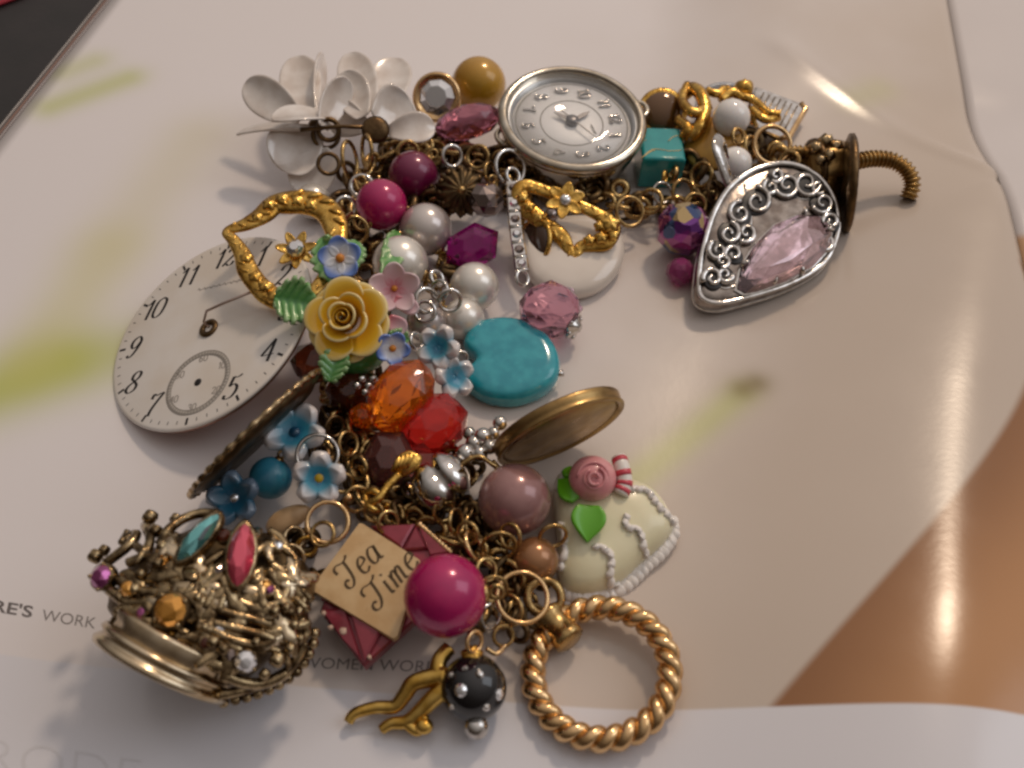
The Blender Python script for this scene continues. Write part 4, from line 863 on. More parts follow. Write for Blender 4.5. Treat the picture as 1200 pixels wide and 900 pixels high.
x0, y0 = f.loc(232, 340); x1, y1 = f.loc(284, 328); m = M(); pts = [(x0 + (x1 - x0) * i / 40, y0 + (y1 - y0) * i / 40 + .022 * R * math.sin(i * 1.9) * math.sin(i * .53 + 1)) for i in range(41)]
m.ribbon(f, pts, lambda dx, dy: .006 * R + .014 * R * abs(dy), .03); obj('signature', m, INKG, pl_)
obj('hole_rim', M().lathe(f, [(.055 * R, -.2), (.115 * R, -.1), (.115 * R, .35), (.085 * R, .55), (.05 * R, .3), (.045 * R, -.3)], 28), BRONZE, t)
A = f.p(*f.loc(245, 383), .3); obj('wire', M().tube([A - f.N * .6, A + f.N * 1.4, f.px(250, 372, 2.2), f.px(270, 364, 2.4), f.px(312, 349, 2.8)], .28, 7), mk('pale_wire', (.55, .42, .36), .35, 1), t)
# ---- gold heart over the dial
fh = Frame(at(330, 292, 19.5), f.X, f.Y, V((-.06, -.12, 1)).normalized()); fh.X = (f.X - fh.N * f.X.dot(fh.N)).normalized(); fh.Y = fh.N.cross(fh.X)
t = gold_heart('open gold heart charm with scrolled frame hanging over the pocket watch dial', fh, [(266, 271), (288, 263), (308, 252), (322, 240), (342, 237), (364, 238), (383, 247), (393, 265), (394, 288), (384, 318), (362, 345), (332, 354), (314, 345), (301, 332), (290, 316), (284, 298), (274, 282)], [4.5, 8, 11, 12, 14, 14, 13, 12, 9, 7, 7, 9, 11, 10, 10, 8, 6],
               [(317, 244, 9, .9), (333, 238, 8, 1.2), (350, 240, 8, 1.1), (366, 244, 9, .9), (290, 306, 8, .8), (300, 328, 8, .8), (313, 340, 9, 1.0), (324, 351, 10, 1.0), (303, 258, 7, .8)])
c = fh.px(346, 290, -1); flower(t, c, (.05, -.45, .9), mm(25, c), GOLD, 7, .2, .24, .15, None, .3, .45)
f5 = axis_frame(c + V((0, -.4, .9)) * 1.6, (0, -.4, .9)); obj('rhinestone', M().lathe(f5, [(1.75, -.6), (1.75, .2), (.9, 1.0), (.85, 1.02)], 10), CRYST, t, smooth=False)
wire(t, [(395, 262, 19), (405, 255, 17), (412, 250, 14)], 3, CHAIN, 'link')
# ---- porcelain posy: yellow rose, leaves and small blossoms
def rose(parent, c, n, R, mat, name='rose'):
    f = axis_frame(c, n, (0, 1, 0))
    def shell(a0, w_, r0, r1, h0, h1, curl, g0, lobe=.30):
        def fn(s_, t):
            te = t * (1 - lobe * abs(s_) ** 2.4); a = a0 + s_ * w_; r = r0 + (r1 - r0) * te ** .75 + curl * te ** 5
            return c + (f.X * math.cos(a) + f.Y * math.sin(a)) * r + f.N * (h0 + (h1 - h0) * te ** 1.3 - curl * .7 * te ** 6)
        m = M(); m.patch(fn, 14, 10, lambda s_, t: min(1, g0 + (1 - g0) * t ** 2.2 * .98)); return obj('petal', m, mat, parent, solid=.55, sub=1)
    for i in range(5): shell(1.03 + i * 2 * math.pi / 5, .72, R * .2, R * .84, -R * .45, -R * .12, R * .18, .45)
    for i in range(5): shell(.4 + i * 2 * math.pi / 5, .74, R * .2, R * .86, -R * .35, R * (.06 + .05 * (i % 2)), R * .20, .45)
    for i in range(4): shell(1.0 + i * 2 * math.pi / 4, .95, R * .14, R * .52, -R * .3, R * .34, R * .10, .3)
    for i in range(3): shell(.2 + i * 2 * math.pi / 3, 1.15, R * .1, R * .30, -R * .2, R * .46, R * .03, .15, .15)
    P = []
    for i in range(40): a = i * .30; q = R * (.05 + .0055 * i); P.append(f.p(q * math.cos(a), q * math.sin(a), R * (.50 - .004 * i)))
    m = M(); vs = []
    for i, p in enumerate(P): vs += [p, p - f.N * R * .45]
    m.add(vs, [(2 * i, 2 * i + 1, 2 * i + 3, 2 * i + 2) for i in range(39)], [.5 if i % 2 == 0 else .0 for i in range(80)]); obj('bud', m, mat, parent, solid=.4, sub=1)
c = at(405, 374, 21); t = thing('porcelain_flower_charm', 'porcelain posy of a yellow rose with green leaves and small blue and pink blossoms', 'flower charm', (c.x, c.y, 4))
m = M(); m.ball(c - V((-.6, 0, 8)), (6.5, 5.5, 4.5), 20, 12); obj('base', m, LEAFG, t)
rose(t, c, (-.10, -.52, .85), mm(50, c), ROSEY)
leaf(t, (368, 358, 20), (322, 348, 22), 27, (-.2, -.5, .85), LEAFG); leaf(t, (396, 330, 20), (374, 276, 23), 20, (-.3, -.6, .7), LEAFG); leaf(t, (402, 318, 20), (420, 280, 20), 16, (.2, -.6, .7), LEAFG)
leaf(t, (398, 408, 17), (386, 446, 15), 17, (0, -.6, .7), LEAFG); leaf(t, (450, 330, 16), (470, 262, 13), 14, (.3, -.6, .7), LEAFG); leaf(t, (455, 392, 16), (480, 398, 13), 10, (.3, -.6, .7), LEAFG)
c = at(399, 303, 24); flower(t, c, (-.05, -.62, .78), mm(27, c), BLUEP, 5, .5, .50, .18, ODOT, .2)
c = at(462, 338, 20); flower(t, c, (.15, -.7, .7), mm(31, c), PINKP, 5, .2, .46, .35, ODOT, .12)
petal(t, (462, 350, 19), (490, 364, 17), 10, (.1, -.6, .8), .05, PINKP, solid=.7); petal(t, (455, 372, 18), (474, 390, 15), 12, (.2, -.6, .7), .05, PINKP, solid=.7)
c = at(460, 408, 17); flower(t, c, (.2, -.7, .6), mm(21, c), BLUEP, 5, .9, .5, .3, ODOT, .2)
# ---- lampwork blossoms
for (u, v, z, rp, n, rot, mt, cen, lab) in ((516, 408, 13, 27, (-.35, -.55, .8), .3, LAMPW, None, 'pale blue glass blossom bead with white petal tips left of the turquoise heart'), (530, 442, 9, 26, (.5, -.45, .6), 1.2, LAMPW, None, 'pale blue glass blossom bead tucked under the turquoise heart'),
    (346, 508, 12, 36, (.05, -.35, .95), .9, LAMPW, LAMPD, 'pale blue glass blossom bead with cupped petals above the blue round bead'), (375, 560, 13.5, 31, (.0, -.62, .78), .25, LAMPW, YDOT, 'white tipped blue glass blossom bead with a yellow centre'), (276, 584, 8, 32, (-.1, -.5, .85), .7, LAMPD, CRYST, 'dark blue blurred glass blossom bead near the teal stone')):
    c = at(u, v, z); t = thing('glass_blossom_bead', lab, 'bead', (c.x, c.y, c.z - 3), 'blue glass blossom beads'); m = M(); R = mm(rp, c); f = axis_frame(c, n)
    m.ball(c - f.N * R * .12, (R * .36, R * .36, R * .3), 18, 10, f); m.g = [.25] * len(m.v); obj('core', m, mt, t)
    flower(t, c, n, R, mt, 5, rot, .43, .38, cen, .2, solid=1.6)
jump(chain, 372, 533, 13, 24, (.1, -.45, .85), SILVER, 2.4)
bead(317, 560, 25, 8.5, BLUEB, 'glass_bead', 'round matte blue glass bead beside the yellow centred blossom', holes=[(.4, -.8)])
# ---- cut glass in orange, red and brown
cut_bead(470, 464, (36, 49, 28), 12.5, ORANGE, 'glass_bead', 'bright orange cut glass drop below the porcelain posy', 7, (.74, .98), (.1, -.5, .85), (10, 7))
cut_bead(507, 496, (44, 37, 32), 8.0, RED, 'glass_bead', 'red cut glass bead under the orange glass drop', 7, (.72, .98), (.2, -.5, .85), (10, -3))
cut_bead(428, 487, (20, 16, 16), 8.5, ORANGE, 'glass_bead', 'small orange cut glass bead left of the orange glass drop', 7, (.72, .98), (0, -.5, .85))
t = cut_bead(411, 458, (30, 26, 26), 8, BROWNG, 'glass_bead', 'dark brown cut glass bead under the green porcelain leaf', 8, (.72, .98), (0, -.5, .85))
for (u, v) in ((424, 444), (432, 452), (428, 460), (437, 444), (418, 452)): q = at(u, v, 13); obj('spacer_bead', M().ball(q, .75, 12, 8), SILVER, t)
cut_bead(372, 424, (32, 26, 24), 7, BROWNG, 'glass_bead', 'dark maroon cut glass bead in shade under the edge of the watch dial', 8, (.72, .98), (0, -.5, .85))
cut_bead(456, 540, (34, 40, 24), 6.5, mk('dusky_rose_glass', (.20, .07, .06), .06, 0, .6, 1.5), 'glass_bead', 'dusky rose cut glass bead below the small orange bead', 6, (.75, .98), (0, -.4, .9), twist=False)
# ---- scalloped bronze dish seen nearly edge on
f, R = disc_frame((301, 508), (75, -72), (6, 5.5), True, .6, 1.0)
if f.N.dot(CF) > 0: f.N = -f.N; f.X = -f.X
t = thing('scalloped_dish', 'dark bronze scalloped disc leaning on edge between the watch dial and blue blossoms', 'disc', (f.O.x, f.O.y, 0))
obj('dish', M().lathe(f, [(R * .1, -1.4), (R * .8, -1.2), (R * .97, -.1), (R * .93, .1), (R * .78, -.8), (R * .1, -1.0)], 72), DARKG, t)
obj('rim', M().tube([f.p(R * .985 * math.cos(a), R * .985 * math.sin(a), .1) for a in [2 * math.pi * i / 180 for i in range(180)]], [.5 + .16 * math.sin(i * 2 * math.pi / 5) for i in range(180)], 8, True), ANTQ, t)
# ---- brass lid
f, R = disc_frame((656, 503), (74, -35), (8, 19), True, .4, 1.0)
if f.N.dot(CF) > 0: f.N = -f.N; f.X = -f.X
t = thing('brass_lid', 'worn brass round lid leaning on edge behind the mauve bead', 'lid', (f.O.x, f.O.y, 0))
obj('disc', M().lathe(f, [(R * .2, -.6), (R * .9, -.5), (R * .93, .5), (R * .8, .75), (R * .5, .85), (R * .2, .9)], 72), BRASS, t)
obj('rim', M().lathe(f, [(R * .9, -1.6), (R * .985, -1.6), (R, -1.3), (R * .985, -.2), (R * .965, .25), (R, .6), (R * .985, .95), (R * .93, .9), (R * .9, .4)], 72), BRASS, t)
# ---- silver lump charm with beaded tip
t = thing('silver_charm', 'shiny silver rounded charm with a beaded tip in front of the brass lid', 'charm', at(525, 560, 4))
c = at(516, 566, 10); f = axis_frame(c, (.55, .35, .35)); R = mm(34, c)
obj('body', M().lathe(f, [(R * .3, -R * .95), (R * .75, -R * .7), (R * .92, -R * .2), (R * .80, R * .12), (R * .62, R * .2), (R * .86, R * .42), (R * .84, R * .66), (R * .5, R * .92), (R * .3, R * 1.0)], 28, lambda a, r: 1 + .05 * math.sin(3 * a)), SILVER, t)
for (u, v, z, r) in ((545, 532, 11, 12), (555, 520, 11, 10), (562, 532, 11, 10), (566, 512, 11.5, 11), (574, 524, 11, 9), (578, 508, 11.5, 8), (586, 496, 12, 9), (550, 508, 10, 8)):
    q = at(u, v, z); obj('tip_bead', M().ball(q, mm(r, q), 16, 10), SILVER, t)
wire(t, [(540, 545, 11), (560, 535, 12), (578, 545, 11), (590, 555, 9)], 3, CHAIN, 'loop_wire'); wire(t, [(578, 540, 10), (586, 552, 10), (575, 562, 9)], 2.5, CHAIN, 'loop_wire')
# ---- small gold paddle
t = thing('gold_paddle_charm', 'tiny bright gold hand shaped charm below the red glass bead', 'charm', at(460, 570, 5)); f = plane(478, 545, 13, (0, -.5, .9))
o = trace(f, [(462, 548), (466, 535), (478, 528), (488, 531), (495, 536), (490, 548), (480, 556), (470, 558)], 3); obj('paddle', M().slab(f, o, [(.9, -.7), (1, -.3), (1, .3), (.85, .8)]), GOLD, t)
for i in range(4): a = (484 - i * 5, 532 + i * 1.5); obj('finger', M().tube([f.px(a[0], a[1], .7), f.px(a[0] - 8, a[1] + 17, .6)], .55, 7), GOLD, t)
wire(t, [(468, 556, 13), (454, 570, 12.5), (444, 584, 12), (432, 590, 11)], 5, GOLD, 'stem', 9); wire(t, [(446, 582, 12), (438, 575, 12), (428, 580, 11), (434, 594, 11), (448, 598, 10), (455, 590, 11)], 4, GOLD, 'curl', 8)
q = at(408, 583, 11); obj('end_ball', M().ball(q, mm(6, q), 14, 8), GOLDP, t)
# ---- mauve, bronze and magenta round beads
bead(603, 586, 43, 9.5, MAUVE, 'pearl_bead', 'large mauve pearl bead between the silver charm and the iced heart', holes=[(-.4, .9)])
bead(627, 657, 28, 6, BRPEARL, 'pearl_bead', 'coppery bronze pearl bead below the mauve bead', holes=[(-.7, -.5)])
bead(522, 698, 49, 14, MAGENTA, 'pearl_bead', 'large round magenta pearl bead covering a corner of the lettered plate', holes=[(.9, -.05)])
# ---- lettered plate on a red enamel envelope
f = plane(446, 690, 9.0, (-.06, -.12, 1), (56, -77)); t = thing('lettered_book_charm', 'red enamel envelope charm carrying a cream plate lettered Tea Time', 'charm', (f.O.x, f.O.y, 1))
o = ccw([f.loc(*q) for q in ((486, 610), (530, 646), (520, 690), (424, 777), (372, 712), (396, 640), (420, 616))])
obj('envelope', M().slab(f, o, [(.96, -4.2), (1, -3.8), (1, -2.0), (.97, -1.6)]), TAGR, t, auto=30)
for tri, hh in (([(432, 613), (486, 611), (470, 640)], .9), ([(486, 612), (500, 640), (472, 642)], .7), ([(489, 612), (528, 646), (503, 650)], .9), ([(374, 712), (402, 706), (424, 774), (400, 748)], .6), ([(406, 708), (446, 738), (426, 774)], .9), ([(374, 700), (384, 678), (398, 703)], .5)):
    o = ccw([f.loc(*q) for q in tri]); obj('fold', M().slab(f, o, [(1, -1.65), (.96, -1.4 + hh * .5), (.8, -1.2 + hh * .6)]), TAGR, t, smooth=False)
for pts in ([(490, 611), (528, 645)],): obj('piping', M().tube([f.px(pts[0][0] + (pts[1][0] - pts[0][0]) * i / 40, pts[0][1] + (pts[1][1] - pts[0][1]) * i / 40, -1.0) for i in range(41)], [.5 + .14 * math.sin(i * 1.6) for i in range(41)], 8), GOLDP, t)
for (u, v, r) in ((401, 737, 5), (386, 733, 3.5), (378, 716, 3), (432, 768, 3), (502, 634, 3)):
    o = [f.loc(u + r * random.uniform(.6, 1.1) * math.cos(a), v + r * random.uniform(.6, 1.1) * math.sin(a)) for a in [k * math.pi / 4 for k in range(8)]]; obj('worn_patch', M().slab(f, ccw(o), [(1, -1.5), (1, -.75), (.7, -.7)]), mk('worn_cream_metal', (.62, .44, .34), .4, .2), t)
o = ccw([f.loc(*q) for q in ((421, 612), (425, 613), (491, 655), (493, 659), (466, 746), (461, 749), (367, 693), (364.5, 688))])
pt = obj('plate', M().slab(f, o, [(.98, -1.5), (1, -1.2), (1, -.25), (.985, 0), (.5, .02)]), TAGC, t, auto=35)
ENG = mk('engraved_dark_lettering', (.085, .05, .02), .5, .3)
def write_px(txt, p0, along, up, thick, thin):
    st, wd = glyphs(txt); m = M()
    for s_ in st:
        P = [f.loc(p0[0] + along[0] * a / wd + up[0] * b, p0[1] + along[1] * a / wd + up[1] * b) for a, b in s_]; m.ribbon(f, P, lambda dx, dy: thin + (thick - thin) * abs(dx * .3 + dy * .95) ** 1.2, .05)
    obj('lettering', m, ENG, pt)
write_px('Tea', (409, 692), (42, -40), (-19, -25), .52, .22); write_px('Time', (441, 718), (52, -58), (-19, -25), .52, .22)
# ---- tan shell piece, partly hidden
f = plane(338, 606, 9, (-.2, -.4, .9)); o = trace(f, [(312, 618), (322, 602), (345, 592), (362, 594), (358, 608), (340, 622), (322, 628)], 3)
t = obj('tan_charm', M().slab(f, o, [(.85, -.9), (1, -.4), (1, .4), (.8, .9), (.3, 1.1)]), TAN, None, label='flat tan shell piece between the pink stone and the blue blossoms', cat='charm')
# ---- jewelled crown charm
cc = at(250, 706, 10.5); ER = (19.5, 16.0, 10.5)
t = thing('jewelled_crown_charm', 'antique gold crown charm set with teal, pink, amber and clear stones', 'crown charm', (cc.x, cc.y, 0))
m = M(); m.ball(cc, (ER[0] * .80, ER[1] * .78, ER[2] * .84), 40, 24, fn=lambda a, b: 1 + .05 * math.sin(9 * b + 3 * a) * math.sin(a)); obj('body', m, DARKG, t)  # dark core added so the gaps in the goldwork look shaded
c0 = at(190, 781, 11.2); A = (CR * .50 + CU * .86).normalized(); A = (A - ray(190, 781).normalized() * A.dot(ray(190, 781).normalized()) + (-ray(190, 781).normalized()) * .12).normalized(); f = axis_frame(c0, A); R = mm(86, c0)
obj('rim', M().lathe(f, [(R * .86, -.9), (R * .99, -.7), (R * 1.01, -.1), (R * .97, .5), (R * .92, .8), (R * .95, 1.3), (R * .99, 1.7), (R * .96, 2.2), (R * .88, 2.6)], 80), PALEG, t)
obj('band', M().lathe(f, [(R * .80, .4), (R * .88, 2.2), (R * .88, 3.4), (R * .93, 4.6), (R * .90, 5.2), (R * .6, 5.6)], 64, lambda a, r: 1 + .012 * math.sin(11 * a)), PALEG, t)
def on(u, v, l=.4): return hit(cc, ER, u, v, l)
def cwire(pts, r, mat=CROWNM, l=.5, name='filigree', sm=6):
    P = [on(u, v, l)[0] for u, v in crom(pts, sm)]; obj(name, M().tube(P, r, 8), mat, t)
def marquise(a, b, wpx, mat, lift, name):
    A_, n = on(a[0], a[1], lift); B_, n2 = on(b[0], b[1], lift); c = (A_ + B_) / 2; n = (n + n2 + V((0, -.7, .6))).normalized(); d = (B_ - A_); L = d.length / 2; X = (d - n * d.dot(n)).normalized(); f = Frame(c, X, n.cross(X), n); w_ = mm(wpx, c)
    o = [(L * math.cos(q) , w_ * math.sin(q) * abs(math.sin(q)) ** .25) for q in [2 * math.pi * i / 28 for i in range(28)]]
    s_ = obj('bezel', M().slab(f, o, [(1.0, -2.2), (1.16, -1.4), (1.17, .25), (1.03, .45)], (0, 0)), CROWNM, t)
    obj(name, M().stone(f, o[::2], .3, 1.5, .5, 1.2, (0, 0)), mat, s_, smooth=False)
marquise((207, 654), (258, 608), 12.5, TEAL, 3.2, 'teal_stone'); marquise((277, 684), (288, 619), 16, PINKR, 3.6, 'pink_stone')
def round_stone(u, v, rp, mat, lift, name, setm=CROWNM):
    c, n = on(u, v, lift); n = (n + V((0, -.5, .5))).normalized(); f = axis_frame(c, n); r = mm(rp, c)
    s_ = obj('bezel', M().lathe(f, [(r * .9, -2.0), (r * 1.15, -1.2), (r * 1.15, .1), (r * 1.0, .3)], 24), setm, t); obj(name, M().stone(f, [(r * math.cos(i * math.pi / 6), r * math.sin(i * math.pi / 6)) for i in range(12)], .2, r * .55, .55, .8, (0, 0)), mat, s_, smooth=False)
    for i in range(4): a = i * math.pi / 2 + .6; obj('claw', M().ball(f.p(r * 1.05 * math.cos(a), r * 1.05 * math.sin(a), .3), r * .2, 10, 6), CROWNM, s_)
round_stone(200, 715, 19, AMBERR, 2.4, 'amber_stone', DARKG); round_stone(119, 676, 14, PURPR, 2, 'purple_stone'); round_stone(288, 775, 13, CRYST, 1.5, 'clear_stone', DARKG); round_stone(150, 690, 9, AMBERR, 1.5, 'small_stone'); round_stone(262, 628, 8, BROWNG, 1.5, 'small_stone')
for (u, v, r, l) in ((176, 606, 9, .6), (182, 622, 8, .6), (206, 608, 7, .3), (112, 652, 9, .5), (122, 645, 7, .4), (150, 632, 8, .4), (322, 716, 7, 2.2), (336, 712, 6, 2), (250, 752, 8, 1.6), (262, 760, 8, 1.8), (325, 773, 10, 1.4), (310, 790, 7, 1.2), (340, 760, 7, 1.5), (352, 748, 6, 1.4), (158, 690, 8, 1.2), (140, 700, 7, 1), (165, 672, 7, 1.2), (185, 660, 8, 1.4), (345, 732, 6, 1.6), (240, 735, 6, 1.4), (232, 700, 6, 1.8), (190, 640, 7, 1.0), (300, 752, 6, 1.6)):
    q, n = on(u, v, l); obj('granule', M().ball(q, mm(r, q), 14, 8, fn=lambda a, b: 1 + .08 * math.sin(4 * b)), CROWNM, t)
for pts, r in (([(196, 652), (192, 630), (208, 612), (232, 602), (256, 602)], .8), ([(180, 668), (205, 672), (238, 662), (262, 648)], .7), ([(196, 690), (225, 686), (250, 676), (268, 666)], .7), ([(230, 712), (240, 690), (262, 672)], .9), ([(240, 725), (256, 700), (268, 690)], .8), ([(318, 662), (332, 672), (336, 692), (324, 708), (300, 712), (282, 706)], .8), ([(298, 650), (312, 640), (318, 660)], .7),
               ([(232, 728), (262, 742), (300, 744), (340, 736), (362, 730)], .8), ([(238, 738), (250, 752), (272, 756), (282, 764)], 1.0), ([(318, 744), (330, 752), (350, 752), (360, 740), (352, 726)], .7), ([(150, 660), (170, 650), (176, 630), (170, 616)], .8), ([(124, 660), (150, 640), (160, 626), (146, 632)], .8), ([(140, 680), (170, 694), (200, 694)], .9), ([(128, 690), (150, 706), (180, 704)], .9), ([(210, 736), (228, 752), (222, 768), (206, 766)], .6),
               ([(262, 790), (286, 800), (312, 800), (336, 788)], .9), ([(300, 764), (316, 760), (334, 768), (338, 782)], .6), ([(345, 676), (356, 700), (348, 720)], .6), ([(330, 640), (346, 656), (344, 676)], .7), ([(316, 622), (330, 632), (338, 648)], .7), ([(214, 690), (224, 702), (220, 718)], .6), ([(248, 712), (272, 720), (296, 726), (318, 732)], .8), ([(160, 640), (176, 652), (196, 656)], .7)):
    cwire(pts, r)
for pts in ([(228, 684), (212, 704)], [(240, 688), (226, 710)], [(252, 690), (240, 714)], [(264, 694), (256, 718)], [(150, 622), (142, 636)], [(172, 640), (160, 660)], [(345, 700), (362, 716)], [(352, 690), (366, 704)]): cwire(pts, .55, CROWNM, 1.0, 'bar', 3)
cwire([(250, 730), (282, 738), (318, 748), (306, 756), (272, 750), (250, 738)], .8, CROWNM, .9, 'ribbon')
for i in range(18):
    a = random.uniform(0, 6.28); k = random.random() ** .5; u, v = 245 + 110 * k * math.cos(a) + 15, 700 + 82 * k * math.sin(a)
    if math.hypot(u - 232, v - 630) < 34 or math.hypot(u - 282, v - 652) < 36 or math.hypot(u - 200, v - 715) < 26: continue
    P = [on(x, y, random.uniform(.2, 1.3))[0] if j == 0 else on(x, y, .7)[0] for j, (x, y) in enumerate(spiral_px(u, v, random.uniform(6, 15), a, random.choice((-1, 1)) * random.uniform(.5, 1.2), 12))]
    obj('filigree', M().tube(P, random.uniform(.28, .45), 6), random.choice((CROWNM, PALEG)), t)
for i in range(120):
    a = random.uniform(0, 6.28); k = random.random() ** .5; u, v = 252 + 108 * k * math.cos(a), 702 + 84 * k * math.sin(a); big = random.random()
    if math.hypot(u - 232, v - 630) < 30 or math.hypot(u - 282, v - 652) < 30 or math.hypot(u - 200, v - 715) < 24 or math.hypot(u - 288, v - 775) < 18: continue
    q, n = on(u, v, .5); fo = axis_frame(q, (n + V((random.gauss(0, .25), random.gauss(0, .25), 0))).normalized()); b = random.uniform(0, 6.28); X = fo.X * math.cos(b) + fo.Y * math.sin(b); fo = Frame(q, X, fo.N.cross(X), fo.N)
    if big < .82: m = M(); m.ball(q, (random.uniform(1.8, 3.8), random.uniform(.9, 1.6), .7), 14, 8, fo, lambda a_, b_: 1 + .10 * math.sin(6 * b_)); obj('leaf_relief', m, random.choice((CROWNM, CROWNM, PALEG)), t)
    else:
        k = random.uniform(.8, 1.3); obj('bezel', M().lathe(fo, [(k * .8, -.8), (k * 1.2, -.2), (k * 1.2, .5), (k, .6)], 16), CROWNM, t); obj('small_stone', M().stone(fo, [(k * math.cos(j * math.pi / 4), k * math.sin(j * math.pi / 4)) for j in range(8)], .4, .7, .5, .4, (0, 0)), random.choice((HEMAT, AMBERR, CRYST, PURPR, BROWNG)), t, smooth=False)
e = [(262, 823), (276, 820), (289, 817), (302, 813), (315, 808), (327, 802), (338, 795), (348, 787), (356, 777), (362, 766), (367, 754), (369, 742)]
for u, v in e: q, n = on(u, v, -.2); obj('edge_bead', M().ball(q, mm(6.8, q), 12, 8), CROWNM, t)
cwire([(256, 815), (300, 804), (338, 785), (358, 752)], .8, CROWNM, .2, 'edge_wire')
# ---- iced heart
f = plane(716, 624, 3.4, (.0, -.20, 1)); t = thing('iced_heart_charm', 'cream iced heart charm with white piping, a pink rose and a striped candy stick', 'heart charm', (f.O.x, f.O.y, 0))
po = [(650, 562), (668, 550), (700, 548), (735, 560), (764, 572), (782, 594), (790, 618), (776, 640), (752, 660), (728, 682), (694, 696), (664, 692), (653, 668), (654, 636), (650, 606)]
o = trace(f, po, 4); obj('body', M().slab(f, o, [(.85, -2.9), (.97, -2.4), (1, -1.2), (.985, .4), (.93, 1.8), (.82, 2.8), (.65, 3.5), (.4, 3.9), (.1, 4.0)]), CREAM, t)
for (u, v, r) in crom(((662, 690, 9), (677, 696, 11), (697, 697, 12), (716, 692, 11), (732, 682, 11), (745, 670, 11), (757, 659, 10), (769, 648, 11), (780, 636, 11), (788, 622, 10), (790, 608, 7)), 2): q = f.px(u, v, -1.2); obj('icing_blob', M().ball(q, (mm(r, q), mm(r, q), mm(r, q) * .8), 16, 10, None, lambda a, b: 1 + .07 * math.sin(3 * b + u)), PIPING, t)
ICE = [(1.02, -1.2), (.985, .4), (.93, 1.8), (.82, 2.8), (.65, 3.5), (.4, 3.9), (0, 4.0)]; ICX = sum(p[0] for p in o) / len(o); ICY = sum(p[1] for p in o) / len(o)
def ice_h(x, y):
    a = math.atan2(y - ICY, x - ICX); q = min(o, key=lambda p: abs((math.atan2(p[1] - ICY, p[0] - ICX) - a + math.pi) % (2 * math.pi) - math.pi)); k = math.hypot(x - ICX, y - ICY) / math.hypot(q[0] - ICX, q[1] - ICY)
    for (k1, h1), (k0, h0) in zip(ICE, ICE[1:]):
        if k >= k0: return h0 + (h1 - h0) * min(1, (k - k0) / (k1 - k0))
    return 4.0
def iced(u, v):
    x, y = f.loc(u, v)
    for _ in range(3): p = f.px(u, v, 0); g = Frame(f.O + f.N * ice_h(x, y), f.X, f.Y, f.N); x, y = g.loc(u, v)
    return f.p(x, y, ice_h(x, y) + .2)
def pipe(pts, h, r=.62): obj('piping', M().tube([iced(u + 1.5 * math.cos(i * 1.25), v + (1.8 * math.sin(i * 1.25))) for i, (u, v) in enumerate(crom(pts, 8))], [r * (1 + .22 * math.sin(i * 1.25)) for i in range((len(pts) - 1) * 8 + 1)], 8), PIPING, t)
for pts, h in (([(657, 612), (662, 640), (656, 666)], 2.2), ([(696, 640), (712, 646), (716, 660), (714, 678), (722, 690)], 3.0), ([(734, 604), (732, 616), (748, 622), (752, 634), (756, 650)], 3.2), ([(738, 574), (752, 574), (762, 580), (770, 592), (782, 604), (788, 614)], 2.4), ([(654, 572), (662, 556), (684, 550)], 2.0)): pipe(pts, h)
c = f.px(692, 574, 5.2); m = M(); Rr = mm(28, c); m.ball(c, (Rr, Rr, Rr * .85), 28, 16); rk = obj('icing_rose', m, ROSEP, t); fr2 = axis_frame(c, (0, -.55, .8), (0, 1, 0))
for k in range(3):
    P = [fr2.p((.18 + .2 * k + .10 * i / 18) * Rr * math.cos(i * .30 + k * 2), (.18 + .2 * k + .10 * i / 18) * Rr * math.sin(i * .30 + k * 2), Rr * (1.0 - .13 * k - (.18 + .2 * k) ** 2 * .3)) for i in range(19)]; obj('rose_fold', M().tube(P, .30, 7), ROSEP, rk)
for (b, tp, w_) in (((678, 584, 9), (654, 562, 8), 15), ((690, 592, 9.5), (688, 636, 7.5), 21), ((668, 560, 9), (668, 548, 8), 10)):
    petal(t, b, tp, w_, (0, -.5, .9), -.05, LEAFB, 'leaf', solid=.9, blunt=-.2, point=True)
P = [f.px(*q) for q in crom([(722, 548, 4.6), (726, 562, 5.0), (729, 578, 4.4), (724, 590, 4)], 6)]; cs = obj('candy_stick', M().tube(P, [.9] + [1.4] * (len(P) - 2) + [.9], 12), PIPING, t)
for k in (3, 8, 12, 15): obj('stripe', M().tube([P[k - 1], P[k], P[k + 1] if k + 1 < len(P) else P[k]], 1.46, 12), STRIPE, cs)
# ---- twisted gold ring
f, R = disc_frame((704, 786), (81, 0), (0, -74), True, 2.0, 1.0)
t = thing('rope_ring', 'large twisted gold rope ring at the end of the bracelet', 'ring', (f.O.x, f.O.y, 0)); n = 312; W_ = mm(15.5, f.O)
for s_ in range(2):
    P = []
    for i in range(n):
        a = 2 * math.pi * i / n; b = 12 * a + s_ * math.pi; q = R + W_ * .46 * math.cos(b); P.append(f.p(q * math.cos(a), q * math.sin(a), W_ * .46 * math.sin(b)))
    obj('strand', M().tube(P, W_ * .56, 12, True), GOLDP, t)
q = f.px(655, 738, 1.0); obj('barrel', M().lathe(axis_frame(q, f.px(672, 752, 1) - f.px(640, 716, 1)), [(2.0, -3.4), (2.7, -3), (2.7, -2), (2.3, -1.6), (2.3, 1.6), (2.7, 2), (2.7, 3), (2.0, 3.4)], 24), CHAIN, t)
c = at(638, 700, 5); obj('loop', torus(c, (.15, -.4, .9), mm(20, c), .75, 32, 8), CHAIN, t)
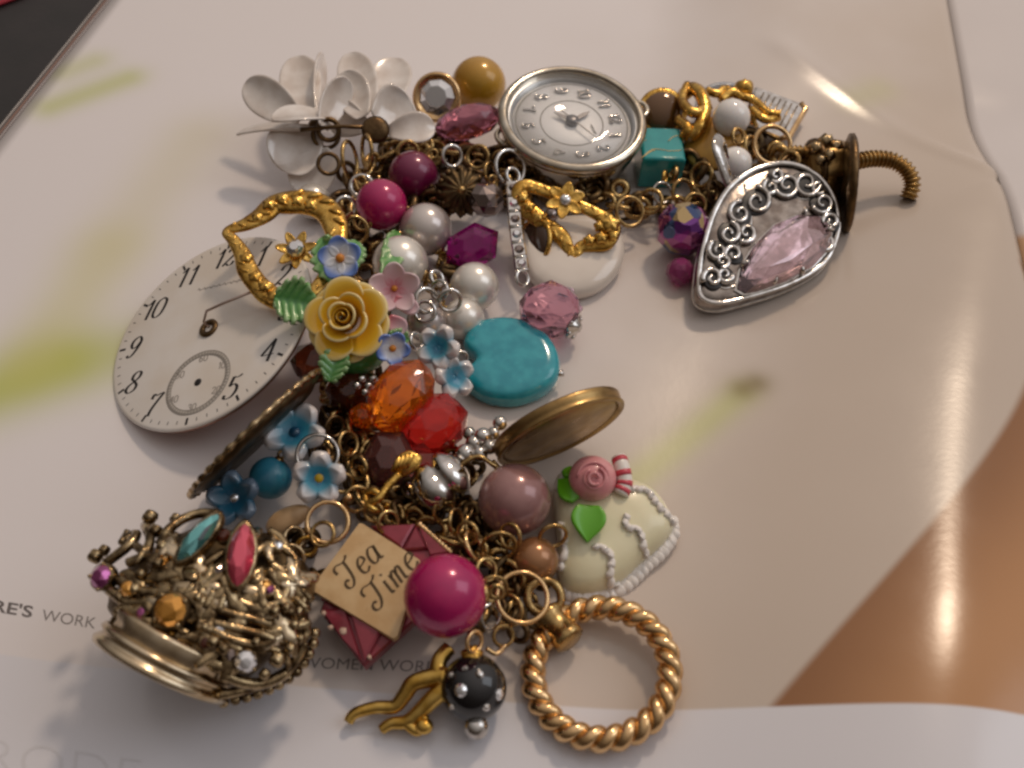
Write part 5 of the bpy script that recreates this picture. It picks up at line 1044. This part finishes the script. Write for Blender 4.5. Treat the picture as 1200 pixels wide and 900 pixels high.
# ---- black bead, silver tip
t = bead(555, 806, 39, None, BLACKB, 'glass_bead', 'black glass bead dotted with tiny rhinestones and a silver tip', holes=None); c, r = bead_r(555, 806, 39, None)
for (u, v, q) in ((540, 809, 8), (562, 790, 5), (585, 814, 7), (528, 791, 5), (545, 783, 4), (570, 829, 5), (530, 828, 4)):
    p, nn = hit(c, (r, r, r), u, v, .0); f = axis_frame(p, nn); k = mm(q, p); obj('rhinestone', M().lathe(f, [(k, -.3), (k, .1), (k * .6, .45), (k * .3, .5)], 10), SILVER if q < 7 else CRYST, t, smooth=False)
p = at(558, 852, 3); obj('silver_tip', M().ball(p, mm(15, p), 24, 14), SILVER, t); p = at(553, 768, 8); obj('bead_cap', M().ball(p, (mm(13, p), mm(13, p), mm(10, p)), 20, 12, fn=lambda a, b: 1 + .12 * math.sin(7 * b) * math.sin(a)), GOLD, t)
obj('wire_loop', torus(at(556, 752, 10), (.7, -.4, .5), 1.6, .35), GOLDP, t); wire(t, [(570, 760, 7), (582, 766, 6), (592, 756, 6)], 3, GOLDP, 'loop_wire')
# ---- wavy gold charm
t = thing('wavy_gold_charm', 'matte gold wavy branch charm pointing left below the lettered plate', 'charm', at(470, 825, 0))
def gtube(pts, rr, nm):
    P = [at(*p) for p in crom(pts, 8)]; k = len(P); obj(nm, M().tube(P, [mm(rr[0] + (rr[1] - rr[0]) * i / (k - 1), P[i]) * (1 if 0 < i < k - 1 else .5) for i in range(k)], 12), MATTEG, t)
gtube([(408, 847, 1.6), (416, 836, 2.2), (440, 829, 2.6), (462, 828, 3), (474, 815, 4), (484, 801, 5), (502, 795, 5.5), (524, 790, 6)], (6, 12), 'branch')
gtube([(446, 856, 1.5), (458, 848, 2), (476, 846, 2.4), (490, 836, 3.2), (508, 818, 4.5), (530, 800, 5.5)], (6, 12), 'branch'); gtube([(476, 846, 2.4), (488, 856, 2.2), (496, 852, 2.6), (498, 838, 3.6)], (8, 5), 'branch'); gtube([(528, 758, 7), (516, 772, 6.5), (514, 786, 6), (526, 800, 6)], (9, 11), 'branch'); q = at(497, 851, 3); obj('tip', M().ball(q, (mm(11, q), mm(10, q), mm(9, q)), 18, 12), MATTEG, t)
